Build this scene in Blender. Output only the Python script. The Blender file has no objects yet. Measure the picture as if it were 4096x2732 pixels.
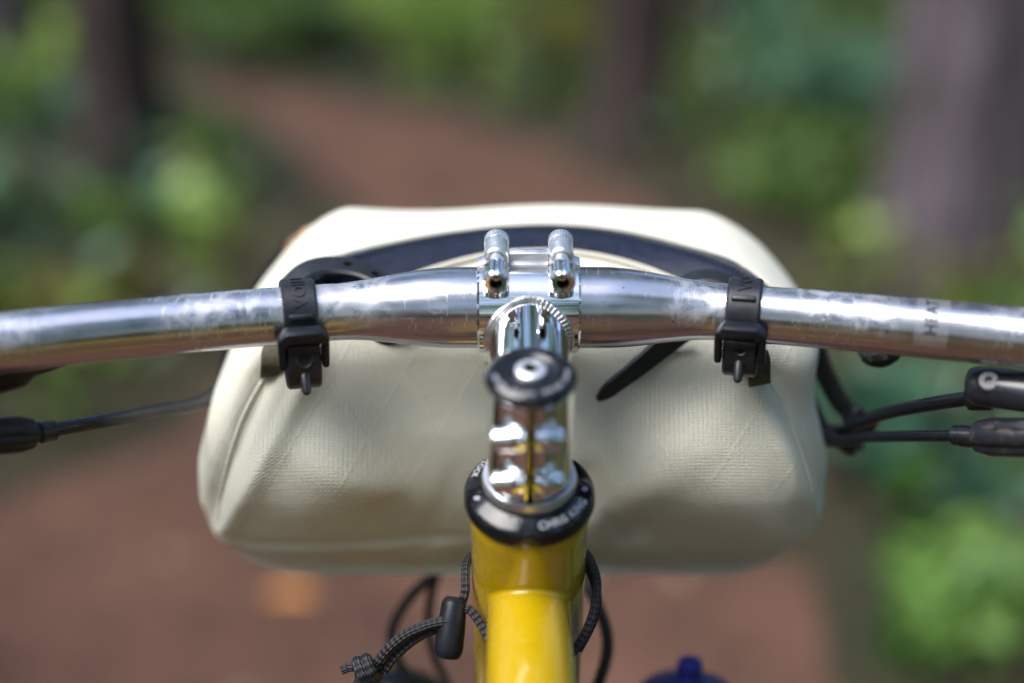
import bpy, bmesh, math, random
import numpy as np
from mathutils import Vector, Matrix
from mathutils.bvhtree import BVHTree

R = math.radians
random.seed(7); rng = np.random.default_rng(7)
S = bpy.context.scene
C = S.collection
BZ = 1.05                                   # handlebar centre height above the trail (m)

# ------------------------------------------------------------------ camera, sky, sun, exposure
PITCH = R(19.0)
cam_d = bpy.data.cameras.new('camera'); cam = bpy.data.objects.new('camera', cam_d); C.objects.link(cam)
cam.location = (-0.00646, -0.46763, BZ + 0.14695)
cam.rotation_euler = (R(90) - PITCH, 0, 0)
cam_d.sensor_width = 36; cam_d.lens = 44
cam_d.clip_start = 0.02; cam_d.clip_end = 400
cam_d.dof.use_dof = True; cam_d.dof.focus_distance = 0.488; cam_d.dof.aperture_fstop = 1.8
S.camera = cam

SUN_AZ = R(240); SUN_EL = R(56)             # compass bearing of the sun, +Y = 0, clockwise
w = bpy.data.worlds.new('World'); S.world = w; w.use_nodes = True
nt = w.node_tree; nt.nodes.clear()
sky = nt.nodes.new('ShaderNodeTexSky'); sky.sky_type = 'NISHITA'; sky.sun_disc = False
sky.sun_elevation = SUN_EL; sky.sun_rotation = SUN_AZ
sky.air_density = 1.0; sky.dust_density = 2.0; sky.ozone_density = 1.0
bg = nt.nodes.new('ShaderNodeBackground'); bg.inputs[1].default_value = 0.15
wo = nt.nodes.new('ShaderNodeOutputWorld')
nt.links.new(sky.outputs[0], bg.inputs[0]); nt.links.new(bg.outputs[0], wo.inputs[0])

sl = bpy.data.lights.new('sun', 'SUN'); sl.energy = 2.0; sl.angle = R(50); sl.color = (1.0, 0.99, 0.97)
sun = bpy.data.objects.new('sun', sl); C.objects.link(sun)
sd = Vector((math.sin(SUN_AZ) * math.cos(SUN_EL), math.cos(SUN_AZ) * math.cos(SUN_EL), math.sin(SUN_EL)))
sun.rotation_euler = sd.to_track_quat('Z', 'Y').to_euler()

S.view_settings.view_transform = 'Standard'; S.view_settings.look = 'None'
S.view_settings.gamma = 1; S.view_settings.exposure = 1.34
S.render.engine = 'CYCLES'
S.cycles.use_denoising = True
S.cycles.max_bounces = 8; S.cycles.transparent_max_bounces = 6
S.cycles.sample_clamp_indirect = 6.0

# ------------------------------------------------------------------ materials
MATS = {}
class NT:
    def __init__(s, name):
        m = bpy.data.materials.new(name); m.use_nodes = True
        s.m = m; s.t = m.node_tree; s.b = s.t.nodes['Principled BSDF']; MATS[name] = m
    def n(s, ty, **kw):
        x = s.t.nodes.new('ShaderNode' + ty)
        for k, v in kw.items():
            if hasattr(x, k): setattr(x, k, v)
            else: x.inputs[k].default_value = v
        return x
    def l(s, a, b): s.t.links.new(a, b)
    def set(s, **kw):
        for k, v in kw.items():
            s.b.inputs[k.replace('_', ' ')].default_value = (*v, 1) if isinstance(v, tuple) and len(v) == 3 else v
        return s
    def obj_co(s): return s.n('TexCoord').outputs['Object']
    def noise(s, scale, detail=4, rough=.55, co=None, dist=0.0):
        x = s.n('TexNoise'); x.inputs['Scale'].default_value = scale; x.inputs['Detail'].default_value = detail
        x.inputs['Roughness'].default_value = rough; x.inputs['Distortion'].default_value = dist
        s.l(co if co else s.obj_co(), x.inputs['Vector']); return x.outputs[0]
    def ramp(s, fac, stops, interp='LINEAR'):
        x = s.n('ValToRGB'); e = x.color_ramp; e.interpolation = interp
        while len(e.elements) < len(stops): e.elements.new(0.5)
        for el, (p, c) in zip(e.elements, stops):
            el.position = p; el.color = (*c, 1) if isinstance(c, tuple) else (c, c, c, 1)
        s.l(fac, x.inputs[0]); return x.outputs[0]
    def math(s, op, a, b=None):
        x = s.n('Math'); x.operation = op
        for i, q in enumerate((a, b)):
            if q is None: continue
            if isinstance(q, (int, float)): x.inputs[i].default_value = q
            else: s.l(q, x.inputs[i])
        return x.outputs[0]
    def mix(s, fac, a, b):
        x = s.n('Mix'); x.data_type = 'RGBA'
        for i, q in ((0, fac), (6, a), (7, b)):
            if isinstance(q, tuple): x.inputs[i].default_value = (*q, 1)
            elif isinstance(q, (int, float)): x.inputs[i].default_value = q
            else: s.l(q, x.inputs[i])
        return x.outputs[2]
    def mixf(s, fac, a, b):
        x = s.n('Mix'); x.data_type = 'FLOAT'
        for i, q in ((0, fac), (2, a), (3, b)):
            if isinstance(q, (int, float)): x.inputs[i].default_value = q
            else: s.l(q, x.inputs[i])
        return x.outputs[0]
    def bump(s, h, strength, dist):
        x = s.n('Bump'); x.inputs['Strength'].default_value = strength; x.inputs['Distance'].default_value = dist
        s.l(h, x.inputs['Height']); s.l(x.outputs[0], s.b.inputs['Normal']); return x
    def col(s, c): s.l(c, s.b.inputs['Base Color'])
    def rough(s, c): s.l(c, s.b.inputs['Roughness'])

def plain(name, col, rough, metal=0.0, var=0.25, scale=300, bump=0.15, spec=None, coat=0.0):
    """a procedural material: base colour broken up by noise, uneven gloss, fine relief"""
    n = NT(name).set(Metallic=metal)
    k = n.noise(scale, 5)
    lo = tuple(c * (1 - var) for c in col); hi = tuple(min(1, c * (1 + var)) for c in col)
    n.col(n.ramp(k, [(.3, lo), (.7, hi)]))
    k2 = n.noise(scale * .3, 4)
    n.rough(n.ramp(k2, [(.3, max(.02, rough * .8)), (.7, min(1, rough * 1.25))]))
    if bump: n.bump(k, bump, .0004)
    if spec is not None: n.b.inputs['Specular IOR Level'].default_value = spec
    if coat: n.b.inputs['Coat Weight'].default_value = coat; n.b.inputs['Coat Roughness'].default_value = .08
    return n.m

# bar: polished aluminium with scuffs, cloudy oxide patches and scratches
n = NT('bar_aluminium').set(Metallic=1.0)
co = n.obj_co()
mp = n.n('Mapping'); mp.inputs['Scale'].default_value = (1, 1, 1); n.l(co, mp.inputs[0])
sx = n.n('SeparateXYZ'); n.l(co, sx.inputs[0])
ax = n.math('ABSOLUTE', sx.outputs[0])
upm = n.ramp(n.math('ADD', n.math('MULTIPLY', sx.outputs[2], 30.0), .5 - BZ * 30), [(.36, 0.0), (.62, 1.0)])
# cloudy scuffs sit where straps, lights and lashings have rubbed the upper side
wear = n.ramp(n.math('MULTIPLY', ax, 4.0), [(.10, .10), (.20, .25), (.25, 1.0), (.34, .9), (.40, .35), (.42, 1.0), (.52, .9), (.56, .18), (.66, .22), (.74, .8)])
patch = n.ramp(n.noise(26, 4, .6, dist=.4), [(.30, 0.0), (.52, 1.0)])
cloud = n.ramp(n.noise(130, 6, .62, dist=.7), [(.34, 0.0), (.66, 1.0)])
scuff = n.math('MULTIPLY', n.math('MULTIPLY', cloud, patch), n.math('MULTIPLY', wear, upm))
def scratches(rot, sc, thr):
    m2 = n.n('Mapping'); m2.inputs['Rotation'].default_value = rot; m2.inputs['Scale'].default_value = sc; n.l(co, m2.inputs[0])
    return n.ramp(n.noise(1.0, 2, .5, co=m2.outputs[0]), [(thr, 0.0), (thr + .04, 1.0)])
scr = n.math('MAXIMUM', scratches((0, 0, .35), (1500, 110, 110), .66), n.math('MAXIMUM', scratches((0, .5, -.5), (1300, 120, 120), .66), scratches((0, 0, 0), (40, 1200, 1200), .67)))
scr = n.math('MULTIPLY', scr, n.ramp(n.noise(22, 3), [(.42, 0.03), (.62, .42)]))
pits = n.ramp(n.noise(420, 2, .5), [(.745, 0.0), (.765, 1.0)])
tot = n.math('MINIMUM', n.math('ADD', n.math('MULTIPLY', scuff, .8), scr), 1.0)
basec = n.mix(tot, (.56, .55, .585), (.68, .68, .73))
n.col(n.mix(pits, basec, (.10, .09, .09)))
m3 = n.n('Mapping'); m3.inputs['Scale'].default_value = (9, 420, 420); n.l(co, m3.inputs[0])
grain = n.noise(1.0, 5, .65, co=m3.outputs[0])
n.rough(n.mixf(tot, n.mixf(grain, .10, .28), .5))
n.l(n.mixf(tot, 1.0, .45), n.b.inputs['Metallic'])
n.bump(n.math('ADD', n.math('MULTIPLY', grain, .5), n.math('MULTIPLY', tot, .5)), .16, .0004)

n = NT('polished_aluminium').set(Metallic=1.0)
n.col(n.ramp(n.noise(120, 5), [(.35, (.84, .84, .86)), (.65, (.91, .91, .92))]))
n.rough(n.ramp(n.noise(260, 5, .7), [(.35, .035), (.62, .075), (.74, .2)]))
n.bump(n.noise(60, 3), .03, .0006)
n = NT('satin_aluminium').set(Metallic=1.0)
n.col(n.ramp(n.noise(700, 6, .75), [(.27, (.40, .38, .35)), (.36, (.86, .86, .87)), (.7, (.93, .93, .94))]))
n.rough(n.ramp(n.noise(300, 4), [(.35, .34), (.65, .46)]))
n.bump(n.noise(900, 4), .08, .0002)
n = NT('weld_aluminium').set(Metallic=1.0, Roughness=.30)
n.col(n.ramp(n.noise(350, 5), [(.3, (.55, .54, .52)), (.7, (.88, .88, .88))]))
n.bump(n.noise(700, 4), .3, .0004)

plain('black_anodised', (.007, .007, .009), .13, 0.0, .4, 160, .03)
plain('black_rubber', (.010, .0115, .016), .40, 0.0, .35, 420, .18, spec=.5)
plain('black_plastic', (.008, .0095, .014), .34, 0.0, .35, 500, .15, spec=.35)
plain('black_housing', (.008, .0095, .014), .30, 0.0, .3, 200, .06)
plain('lever_black', (.012, .015, .024), .30, 0.0, .3, 300, .08, spec=.8)
plain('dark_hole', (.006, .005, .005), .8)
plain('grey_washer', (.62, .63, .66), .30, .85, .08, 200, .05)
plain('steel_bolt', (.78, .78, .80), .34, .8, .1, 300, .06)
plain('etched_letter', (.50, .52, .56), .5, 0, .15, 900, .05)
plain('cap_etching', (.24, .245, .27), .5, 0, .15, 900, .05)
plain('decal_ink', (.012, .012, .016), .4, 0, .3, 600, .05)
plain('blue_plastic', (.006, .012, .13), .38, 0, .2, 120, .05)
plain('pale_plastic', (.55, .56, .58), .4, 0, .1, 120, .05)
plain('leather_tag', (.40, .20, .10), .6, 0, .2, 300, .2)
plain('tyre_rubber', (.018, .018, .018), .75, 0, .3, 90, .3)
plain('rim_black', (.02, .02, .022), .35, .3, .3, 80, .05)
plain('saddle_vinyl', (.02, .018, .017), .5, 0, .3, 200, .2)
plain('olive_webbing', (.060, .052, .028), .85, 0, .4, 1100, .6)
plain('black_webbing', (.012, .012, .013), .8, 0, .4, 1100, .6)
plain('orange_leaf', (.62, .24, .05), .5, 0, .2, 60, .1)

n = NT('dusty_plastic').set()
d = n.ramp(n.noise(170, 6, .7), [(.54, 0.0), (.80, 1.0)])
n.col(n.mix(d, (.012, .014, .020), (.13, .09, .07)))
n.rough(n.mixf(d, .32, .8)); n.bump(d, .2, .0003)

n = NT('clear_decal').set(Transmission_Weight=0.0, Roughness=.25, Metallic=.2)
n.col(n.ramp(n.noise(300, 5), [(.4, (.62, .63, .66)), (.7, (.80, .81, .84))]))
n.b.inputs['Alpha'].default_value = .12

n = NT('yellow_paint').set(Coat_Weight=1.0, Coat_Roughness=.035)
k = n.noise(40, 3); sp = n.ramp(n.noise(900, 2), [(.76, 0.0), (.79, 1.0)])
n.col(n.mix(sp, n.ramp(k, [(.3, (.41, .270, .001)), (.7, (.455, .30, .0014))]), (.20, .15, .03)))
n.rough(n.ramp(n.noise(140, 4), [(.3, .20), (.7, .32)]))
n.bump(n.noise(45, 2), .02, .001)

# waxed canvas: plain weave relief + soft dirt
n = NT('cream_canvas').set(Roughness=.86, Sheen_Weight=.12, Sheen_Roughness=.5)
co = n.obj_co(); sx = n.n('SeparateXYZ'); n.l(co, sx.inputs[0])
K = 2 * math.pi / .00150
wob = n.math('MULTIPLY', n.noise(30, 2), 3.0)
a = n.math('SINE', n.math('ADD', n.math('MULTIPLY', sx.outputs[0], K * .8), wob))
b = n.math('SINE', n.math('ADD', n.math('MULTIPLY', n.math('ADD', sx.outputs[2], n.math('MULTIPLY', sx.outputs[1], .8)), K), wob))
wv = n.math('ADD', n.math('MULTIPLY', n.math('MULTIPLY', a, b), .7), n.math('MULTIPLY', b, .32))
yarn = n.noise(500, 3)
def ripstop(sg):
    q = n.math('ADD', n.math('MULTIPLY', sx.outputs[0], sg * 1.0 / .030), n.math('MULTIPLY', sx.outputs[2], .62 / .030))
    return n.ramp(n.math('ABSOLUTE', n.math('SUBTRACT', n.math('FRACT', q), .5)), [(.0, 1.0), (.022, .7), (.04, 0.0)])
rip = n.math('MAXIMUM', ripstop(1), ripstop(-1))
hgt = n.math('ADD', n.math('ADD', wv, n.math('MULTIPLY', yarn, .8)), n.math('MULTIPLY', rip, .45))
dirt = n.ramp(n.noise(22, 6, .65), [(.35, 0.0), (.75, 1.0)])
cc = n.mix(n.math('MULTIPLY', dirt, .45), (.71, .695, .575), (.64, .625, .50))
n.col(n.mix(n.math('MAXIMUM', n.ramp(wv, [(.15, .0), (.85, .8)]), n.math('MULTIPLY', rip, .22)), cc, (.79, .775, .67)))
n.bump(hgt, .7, .00052)
n = NT('cream_binding').set(Roughness=.9)
co = n.obj_co(); sx = n.n('SeparateXYZ'); n.l(co, sx.inputs[0])
rib = n.math('SINE', n.math('MULTIPLY', n.math('ADD', sx.outputs[0], n.math('MULTIPLY', sx.outputs[1], .6)), 2 * math.pi / .0016))
n.col(n.ramp(rib, [(.0, (.50, .47, .38)), (.7, (.70, .67, .56))])); n.bump(rib, .7, .0004)

n = NT('zip_tape').set(Roughness=.34, Specular_IOR_Level=.28)
n.col(n.ramp(n.noise(250, 5), [(.3, (.006, .009, .022)), (.7, (.012, .017, .036))]))
n.rough(n.ramp(n.noise(160, 4), [(.3, .28), (.7, .45)])); n.bump(n.noise(700, 3), .15, .0002)

# braided cord (attribute 'uvw': x = turns, y = metres along)
n = NT('braided_cord').set(Roughness=.55)
at = n.n('Attribute', attribute_name='uvw'); sx = n.n('SeparateXYZ'); n.l(at.outputs['Vector'], sx.inputs[0])
u = n.math('MULTIPLY', sx.outputs[0], 2 * math.pi * 5); v = n.math('MULTIPLY', sx.outputs[1], 2 * math.pi / .0046)
br = n.math('MULTIPLY', n.math('SINE', n.math('ADD', u, v)), n.math('SINE', n.math('SUBTRACT', u, v)))
n.col(n.ramp(br, [(.0, (.008, .008, .010)), (.5, (.016, .016, .021)), (.85, (.050, .050, .070))])); n.bump(br, .8, .0005)

# forest
n = NT('forest_floor').set(Roughness=.95)
k = n.noise(2.2, 6, .65); k2 = n.noise(38, 6, .7)
c1 = n.ramp(k, [(.30, (.012, .008, .005)), (.48, (.034, .031, .007)), (.62, (.016, .026, .005)), (.75, (.028, .016, .010))])
n.col(n.mix(n.ramp(k2, [(.35, 0.0), (.7, .7)]), c1, (.040, .025, .016))); n.bump(k2, .8, .03)
n = NT('trail_dirt').set(Roughness=.93)
k = n.noise(2.2, 6, .6); k2 = n.noise(60, 6, .75)
c1 = n.ramp(k, [(.3, (.045, .020, .011)), (.5, (.108, .046, .027)), (.7, (.185, .084, .053))])
n.col(n.mix(n.ramp(k2, [(.45, 0.0), (.75, .8)]), c1, (.130, .072, .046))); n.bump(k2, .7, .015)

def bark(name, c0, c1):
    n = NT(name).set(Roughness=.95)
    m = n.n('Mapping'); m.inputs['Scale'].default_value = (9, 9, 1.6); n.l(n.obj_co(), m.inputs[0])
    k = n.noise(2.2, 7, .7, co=m.outputs[0]); mo = n.ramp(n.noise(3.2, 4, .6), [(.40, 0.0), (.62, .75)])
    n.col(n.mix(mo, n.ramp(k, [(.32, tuple(q * .35 for q in c0)), (.5, c0), (.68, c1)]), (c0[0] * .38, c0[1] * .42, c0[2] * .28)))
    n.bump(k, 1.0, .03)
bark('grey_bark', (.105, .082, .100), (.25, .205, .245))
bark('brown_bark', (.055, .036, .033), (.115, .080, .074))

def leafmat(name, stops, trans=.35):
    n = NT(name).set(Roughness=.34)
    at = n.n('Attribute', attribute_name='tint'); c = n.ramp(at.outputs['Fac'], stops); n.col(c)
    tr = n.n('BsdfTranslucent'); n.l(c, tr.inputs[0]); mx = n.n('MixShader'); mx.inputs[0].default_value = trans
    out = [q for q in n.t.nodes if q.type == 'OUTPUT_MATERIAL'][0]
    n.l(n.b.outputs[0], mx.inputs[1]); n.l(tr.outputs[0], mx.inputs[2]); n.l(mx.outputs[0], out.inputs[0])
leafmat('green_leaf', [(0, (.016, .044, .008)), (.5, (.088, .200, .034)), (1, (.26, .45, .095))])
leafmat('olive_leaf', [(0, (.040, .045, .006)), (.5, (.14, .145, .015)), (1, (.25, .25, .03))])
leafmat('cool_leaf', [(0, (.010, .04, .022)), (.5, (.048, .160, .085)), (1, (.18, .36, .22))])
leafmat('lime_leaf', [(0, (.045, .10, .012)), (.5, (.16, .29, .035)), (1, (.38, .54, .12))])

leafmat('litter_leaf', [(0, (.07, .035, .02)), (.6, (.20, .11, .06)), (1, (.42, .30, .20))], .1)

# ------------------------------------------------------------------ mesh helpers (millimetres about the handlebar centre)
ORIGIN = {}
def V(*a): return Vector(a)
X, Y, Z = V(1, 0, 0), V(0, 1, 0), V(0, 0, 1)
def world(p): return Vector((p[0] * .001, p[1] * .001, p[2] * .001 + BZ))

class MB:
    def __init__(s): s.v = []; s.f = []; s.uv = None
    def add(s, vs, fs):
        o = len(s.v); s.v += [Vector(q) for q in vs]; s.f += [tuple(i + o for i in q) for q in fs]; return s
    def lathe(s, O, ax, prof, seg=48, caps=True, ref=None, rmod=None):
        ax = ax.normalized(); u = (ref if ref else (X if abs(ax.x) < .9 else Y)); u = (u - ax * u.dot(ax)).normalized(); w_ = ax.cross(u)
        vs = []; fs = []
        for h, r in prof:
            for i in range(seg):
                a = 2 * math.pi * i / seg; rr = r * (rmod(a, h) if rmod else 1)
                vs.append(O + ax * h + (u * math.cos(a) + w_ * math.sin(a)) * rr)
        for j in range(len(prof) - 1):
            for i in range(seg):
                k = (i + 1) % seg
                fs.append((j * seg + i, j * seg + k, (j + 1) * seg + k, (j + 1) * seg + i))
        if caps:
            fs.append(tuple(reversed(range(seg)))); fs.append(tuple((len(prof) - 1) * seg + i for i in range(seg)))
        return s.add(vs, fs)
    def tube(s, pts, rad, seg=16, caps=True, uv=False, flat=1.0):
        pts = [Vector(p) for p in pts]; n_ = len(pts)
        if not hasattr(rad, '__len__'): rad = [rad] * n_
        T = [(pts[min(i + 1, n_ - 1)] - pts[max(i - 1, 0)]).normalized() for i in range(n_)]
        N = (V(0, .5, 1) if abs(T[0].z) < .8 else V(0, 1, 0)); N = (N - T[0] * N.dot(T[0])).normalized()
        vs = []; fs = []; L = 0; uvs = []
        for i in range(n_):
            N = (N - T[i] * N.dot(T[i])).normalized(); B = T[i].cross(N)
            if i: L += (pts[i] - pts[i - 1]).length
            for k in range(seg):
                a = 2 * math.pi * k / seg + math.pi
                vs.append(pts[i] + (N * math.cos(a) * flat + B * math.sin(a)) * rad[i]); uvs.append((k / seg, L * .001, 0))
        for i in range(n_ - 1):
            for k in range(seg):
                j = (k + 1) % seg; fs.append((i * seg + k, (i + 1) * seg + k, (i + 1) * seg + j, i * seg + j))
        if caps: fs.append(tuple(range(seg))); fs.append(tuple(reversed([(n_ - 1) * seg + i for i in range(seg)])))
        if uv: s.uv = (s.uv or []) + uvs
        return s.add(vs, fs)
    def ribbon(s, pts, lat, width, thick, closed=False, corner=.45):
        """flat band along pts; lat = sideways direction (one vector or one per point)"""
        pts = [Vector(p) for p in pts]; n_ = len(pts); vs = []; fs = []
        c = min(thick * corner, width * .3)
        sec = [(-width / 2, -thick / 2 + c), (-width / 2 + c, -thick / 2), (width / 2 - c, -thick / 2), (width / 2, -thick / 2 + c),
               (width / 2, thick / 2 - c), (width / 2 - c, thick / 2), (-width / 2 + c, thick / 2), (-width / 2, thick / 2 - c)]
        m = len(sec)
        for i in range(n_):
            a, b = (pts[(i - 1) % n_], pts[(i + 1) % n_]) if closed else (pts[max(i - 1, 0)], pts[min(i + 1, n_ - 1)])
            T = (b - a).normalized(); l_ = lat[i] if isinstance(lat, list) else lat
            l_ = (l_ - T * l_.dot(T)).normalized(); nn = T.cross(l_)
            for p, q in sec: vs.append(pts[i] + l_ * p + nn * q)
        for i in range(n_ if closed else n_ - 1):
            j = (i + 1) % n_
            for k in range(m):
                k2 = (k + 1) % m; fs.append((i * m + k, i * m + k2, j * m + k2, j * m + k))
        if not closed: fs.append(tuple(reversed(range(m)))); fs.append(tuple((n_ - 1) * m + i for i in range(m)))
        return s.add(vs, fs)
    def box(s, c, ax, dims, bev=0.0, seg=2):
        """box at c with axes ax (three vectors), full sizes dims, bevelled"""
        bm = bmesh.new(); bmesh.ops.create_cube(bm, size=1.0)
        for v_ in bm.verts: v_.co = Vector((v_.co.x * dims[0], v_.co.y * dims[1], v_.co.z * dims[2]))
        if bev: bmesh.ops.bevel(bm, geom=bm.edges[:], offset=bev, segments=seg, affect='EDGES', profile=.5)
        bm.verts.index_update()
        vs = [c + ax[0] * v_.co.x + ax[1] * v_.co.y + ax[2] * v_.co.z for v_ in bm.verts]
        fs = [tuple(v_.index for v_ in f.verts) for f in bm.faces]; bm.free()
        return s.add(vs, fs)
    def prism(s, poly, O, u, w_, n_, h, bev=0.0):
        """polygon (u,w coordinates) extruded from O along n_ by h"""
        bm = bmesh.new(); b = [bm.verts.new(V(p, q, 0)) for p, q in poly]; f = bm.faces.new(b)
        r = bmesh.ops.extrude_face_region(bm, geom=[f])
        for e in r['geom']:
            if isinstance(e, bmesh.types.BMVert): e.co.z += h
        bmesh.ops.recalc_face_normals(bm, faces=bm.faces[:])
        if bev: bmesh.ops.bevel(bm, geom=bm.edges[:], offset=bev, segments=2, affect='EDGES', profile=.5)
        bm.verts.index_update()
        vs = [O + u * q.co.x + w_ * q.co.y + n_ * q.co.z for q in bm.verts]
        fs = [tuple(q.index for q in f_.verts) for f_ in bm.faces]; bm.free()
        return s.add(vs, fs)
    def mesh(s, name, org, recalc=True, angle=35):
        me = bpy.data.meshes.new(name)
        me.from_pydata([world(q) - org for q in s.v], [], s.f)
        if recalc:
            bm = bmesh.new(); bm.from_mesh(me); bmesh.ops.recalc_face_normals(bm, faces=bm.faces[:]); bm.to_mesh(me); bm.free()
        if s.uv:
            a = me.attributes.new('uvw', 'FLOAT_VECTOR', 'POINT')
            a.data.foreach_set('vector', np.array(s.uv, dtype=np.float32).ravel())
        me.polygons.foreach_set('use_smooth', [True] * len(me.polygons)); me.set_sharp_from_angle(angle=R(angle))
        return me
    def build(s, name, mat, parent=None, origin=None, angle=35, recalc=True):
        org = ORIGIN.get(parent.name) if parent else (origin if origin is not None else Vector((0, 0, 0)))
        me = s.mesh(name, org, recalc, angle); me.materials.append(MATS[mat])
        o = bpy.data.objects.new(name, me); C.objects.link(o)
        if parent: o.parent = parent
        else: o.location = org
        ORIGIN[o.name] = org
        return o

def tag(o, label=None, cat=None, group=None, kind=None):
    if label: o['label'] = label
    if cat: o['category'] = cat
    if group: o['group'] = group
    if kind: o['kind'] = kind
    return o
def empty(name, loc, label=None, cat=None, group=None):
    o = bpy.data.objects.new(name, None); C.objects.link(o); o.location = loc; o.empty_display_size = .05
    ORIGIN[o.name] = Vector(loc); return tag(o, label, cat, group)

def text_mb(body, size, fn, extrude=.2, spacing=1.0, align='LEFT', bold=0.0):
    """lettering as thin solid geometry; fn maps (x, y, z) of the flat text (mm) to a point"""
    cu = bpy.data.curves.new('lettering', 'FONT'); cu.body = body; cu.size = size; cu.extrude = extrude
    cu.space_character = spacing; cu.offset = bold; cu.align_x = align; cu.resolution_u = 4
    o = bpy.data.objects.new('lettering', cu); C.objects.link(o); bpy.context.view_layer.update()
    me = bpy.data.meshes.new_from_object(o.evaluated_get(bpy.context.evaluated_depsgraph_get()))
    bm = bmesh.new(); bm.from_mesh(me); bmesh.ops.triangulate(bm, faces=bm.faces[:])
    bmesh.ops.subdivide_edges(bm, edges=[e for e in bm.edges if e.calc_length() > size * .18], cuts=2)
    bmesh.ops.triangulate(bm, faces=bm.faces[:]); bm.verts.index_update()
    mb = MB(); mb.add([fn(*q.co) for q in bm.verts], [tuple(q.index for q in f.verts) for f in bm.faces])
    bm.free(); bpy.data.objects.remove(o); bpy.data.meshes.remove(me); bpy.data.curves.remove(cu)
    return mb

def smooth(pts, n_=8, closed=False):
    """Catmull-Rom through pts"""
    pts = [Vector(p) for p in pts]; m = len(pts); out = []
    for i in range(m if closed else m - 1):
        if closed: p = [pts[(i + k) % m] for k in (-1, 0, 1, 2)]
        else: p = [pts[max(i - 1, 0)], pts[i], pts[i + 1], pts[min(i + 2, m - 1)]]
        for k in range(n_):
            t = k / n_
            out.append(.5 * ((2 * p[1]) + (p[2] - p[0]) * t + (2 * p[0] - 5 * p[1] + 4 * p[2] - p[3]) * t * t + (3 * p[1] - p[0] - 3 * p[2] + p[3]) * t ** 3))
    if not closed: out.append(pts[-1])
    return out

# ------------------------------------------------------------------ ground, trail
TRAIL = [(-9, .3, .7), (-3, -.1, .8), (0, -.3, .9), (1.3, -.46, .92), (1.9, -.28, .92), (2.5, .0, .76), (3.6, .08, .66), (4.9, -.06, .62), (6.1, -.47, .70), (7.6, -1.12, .60), (8.6, -2.1, .55), (10, -4.2, .6), (14, -7.5, .8), (18, -13, .8)]
TY = np.array([t[0] for t in TRAIL]); TX = np.array([t[1] for t in TRAIL]); TW = np.array([t[2] for t in TRAIL])
def trail_off(x, y):
    return np.abs(x - np.interp(y, TY, TX)) - np.interp(y, TY, TW)
def ground_h(x, y):
    x = np.asarray(x, float); y = np.asarray(y, float)
    o = trail_off(x, y); t = np.clip((o - .05) / 2.2, 0, 1); t = t * t * (3 - 2 * t)
    bump_ = .10 * np.sin(x * 1.3 + .7) * np.sin(y * 1.1 + .3) + .05 * np.sin(x * 3.1 + 2) * np.sin(y * 2.7)
    return t * (.20 + bump_) - .02 * (o < .05)
def grid_mesh(name, xs, ys, zf, mat):
    gx, gy = np.meshgrid(xs, ys); vs = np.stack([gx, gy, zf(gx, gy)], -1).reshape(-1, 3)
    nx, ny = len(xs), len(ys)
    fs = [(j * nx + i, j * nx + i + 1, (j + 1) * nx + i + 1, (j + 1) * nx + i) for j in range(ny - 1) for i in range(nx - 1)]
    me = bpy.data.meshes.new(name); me.from_pydata(vs.tolist(), [], fs); me.materials.append(MATS[mat])
    me.polygons.foreach_set('use_smooth', [True] * len(fs))
    o = bpy.data.objects.new(name, me); C.objects.link(o); return o
xs = np.concatenate([np.linspace(-150, -12, 12), np.linspace(-11, 11, 111), np.linspace(12, 150, 12)])
ys = np.concatenate([np.linspace(-150, -10, 12), np.linspace(-9, 20, 146), np.linspace(22, 200, 16)])
tag(grid_mesh('ground', xs, ys, ground_h, 'forest_floor'), 'leaf littered forest floor with low green growth', 'ground', kind='structure')
ty = np.linspace(-8.5, 17, 180); vs = []; fs = []
for j, y in enumerate(ty):
    cx = np.interp(y, TY, TX); hw = np.interp(y, TY, TW)
    for i in range(9):
        t = i / 4 - 1; e = 1 + .10 * math.sin(y * 5 + i) + .06 * math.sin(y * 13) if i in (0, 8) else 1
        x = cx + hw * t * e * 1.02
        vs.append((x, y, .006 - .016 * abs(t) ** 6 + .004 * math.sin(y * 4 + x * 3)))
for j in range(len(ty) - 1):
    for i in range(8): a = j * 9 + i; fs.append((a, a + 1, a + 10, a + 9))
me = bpy.data.meshes.new('trail'); me.from_pydata(vs, [], fs); me.materials.append(MATS['trail_dirt'])
me.polygons.foreach_set('use_smooth', [True] * len(fs))
o = bpy.data.objects.new('trail', me); C.objects.link(o); tag(o, 'reddish brown dirt trail curving away to the left', 'trail', kind='structure')

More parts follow.
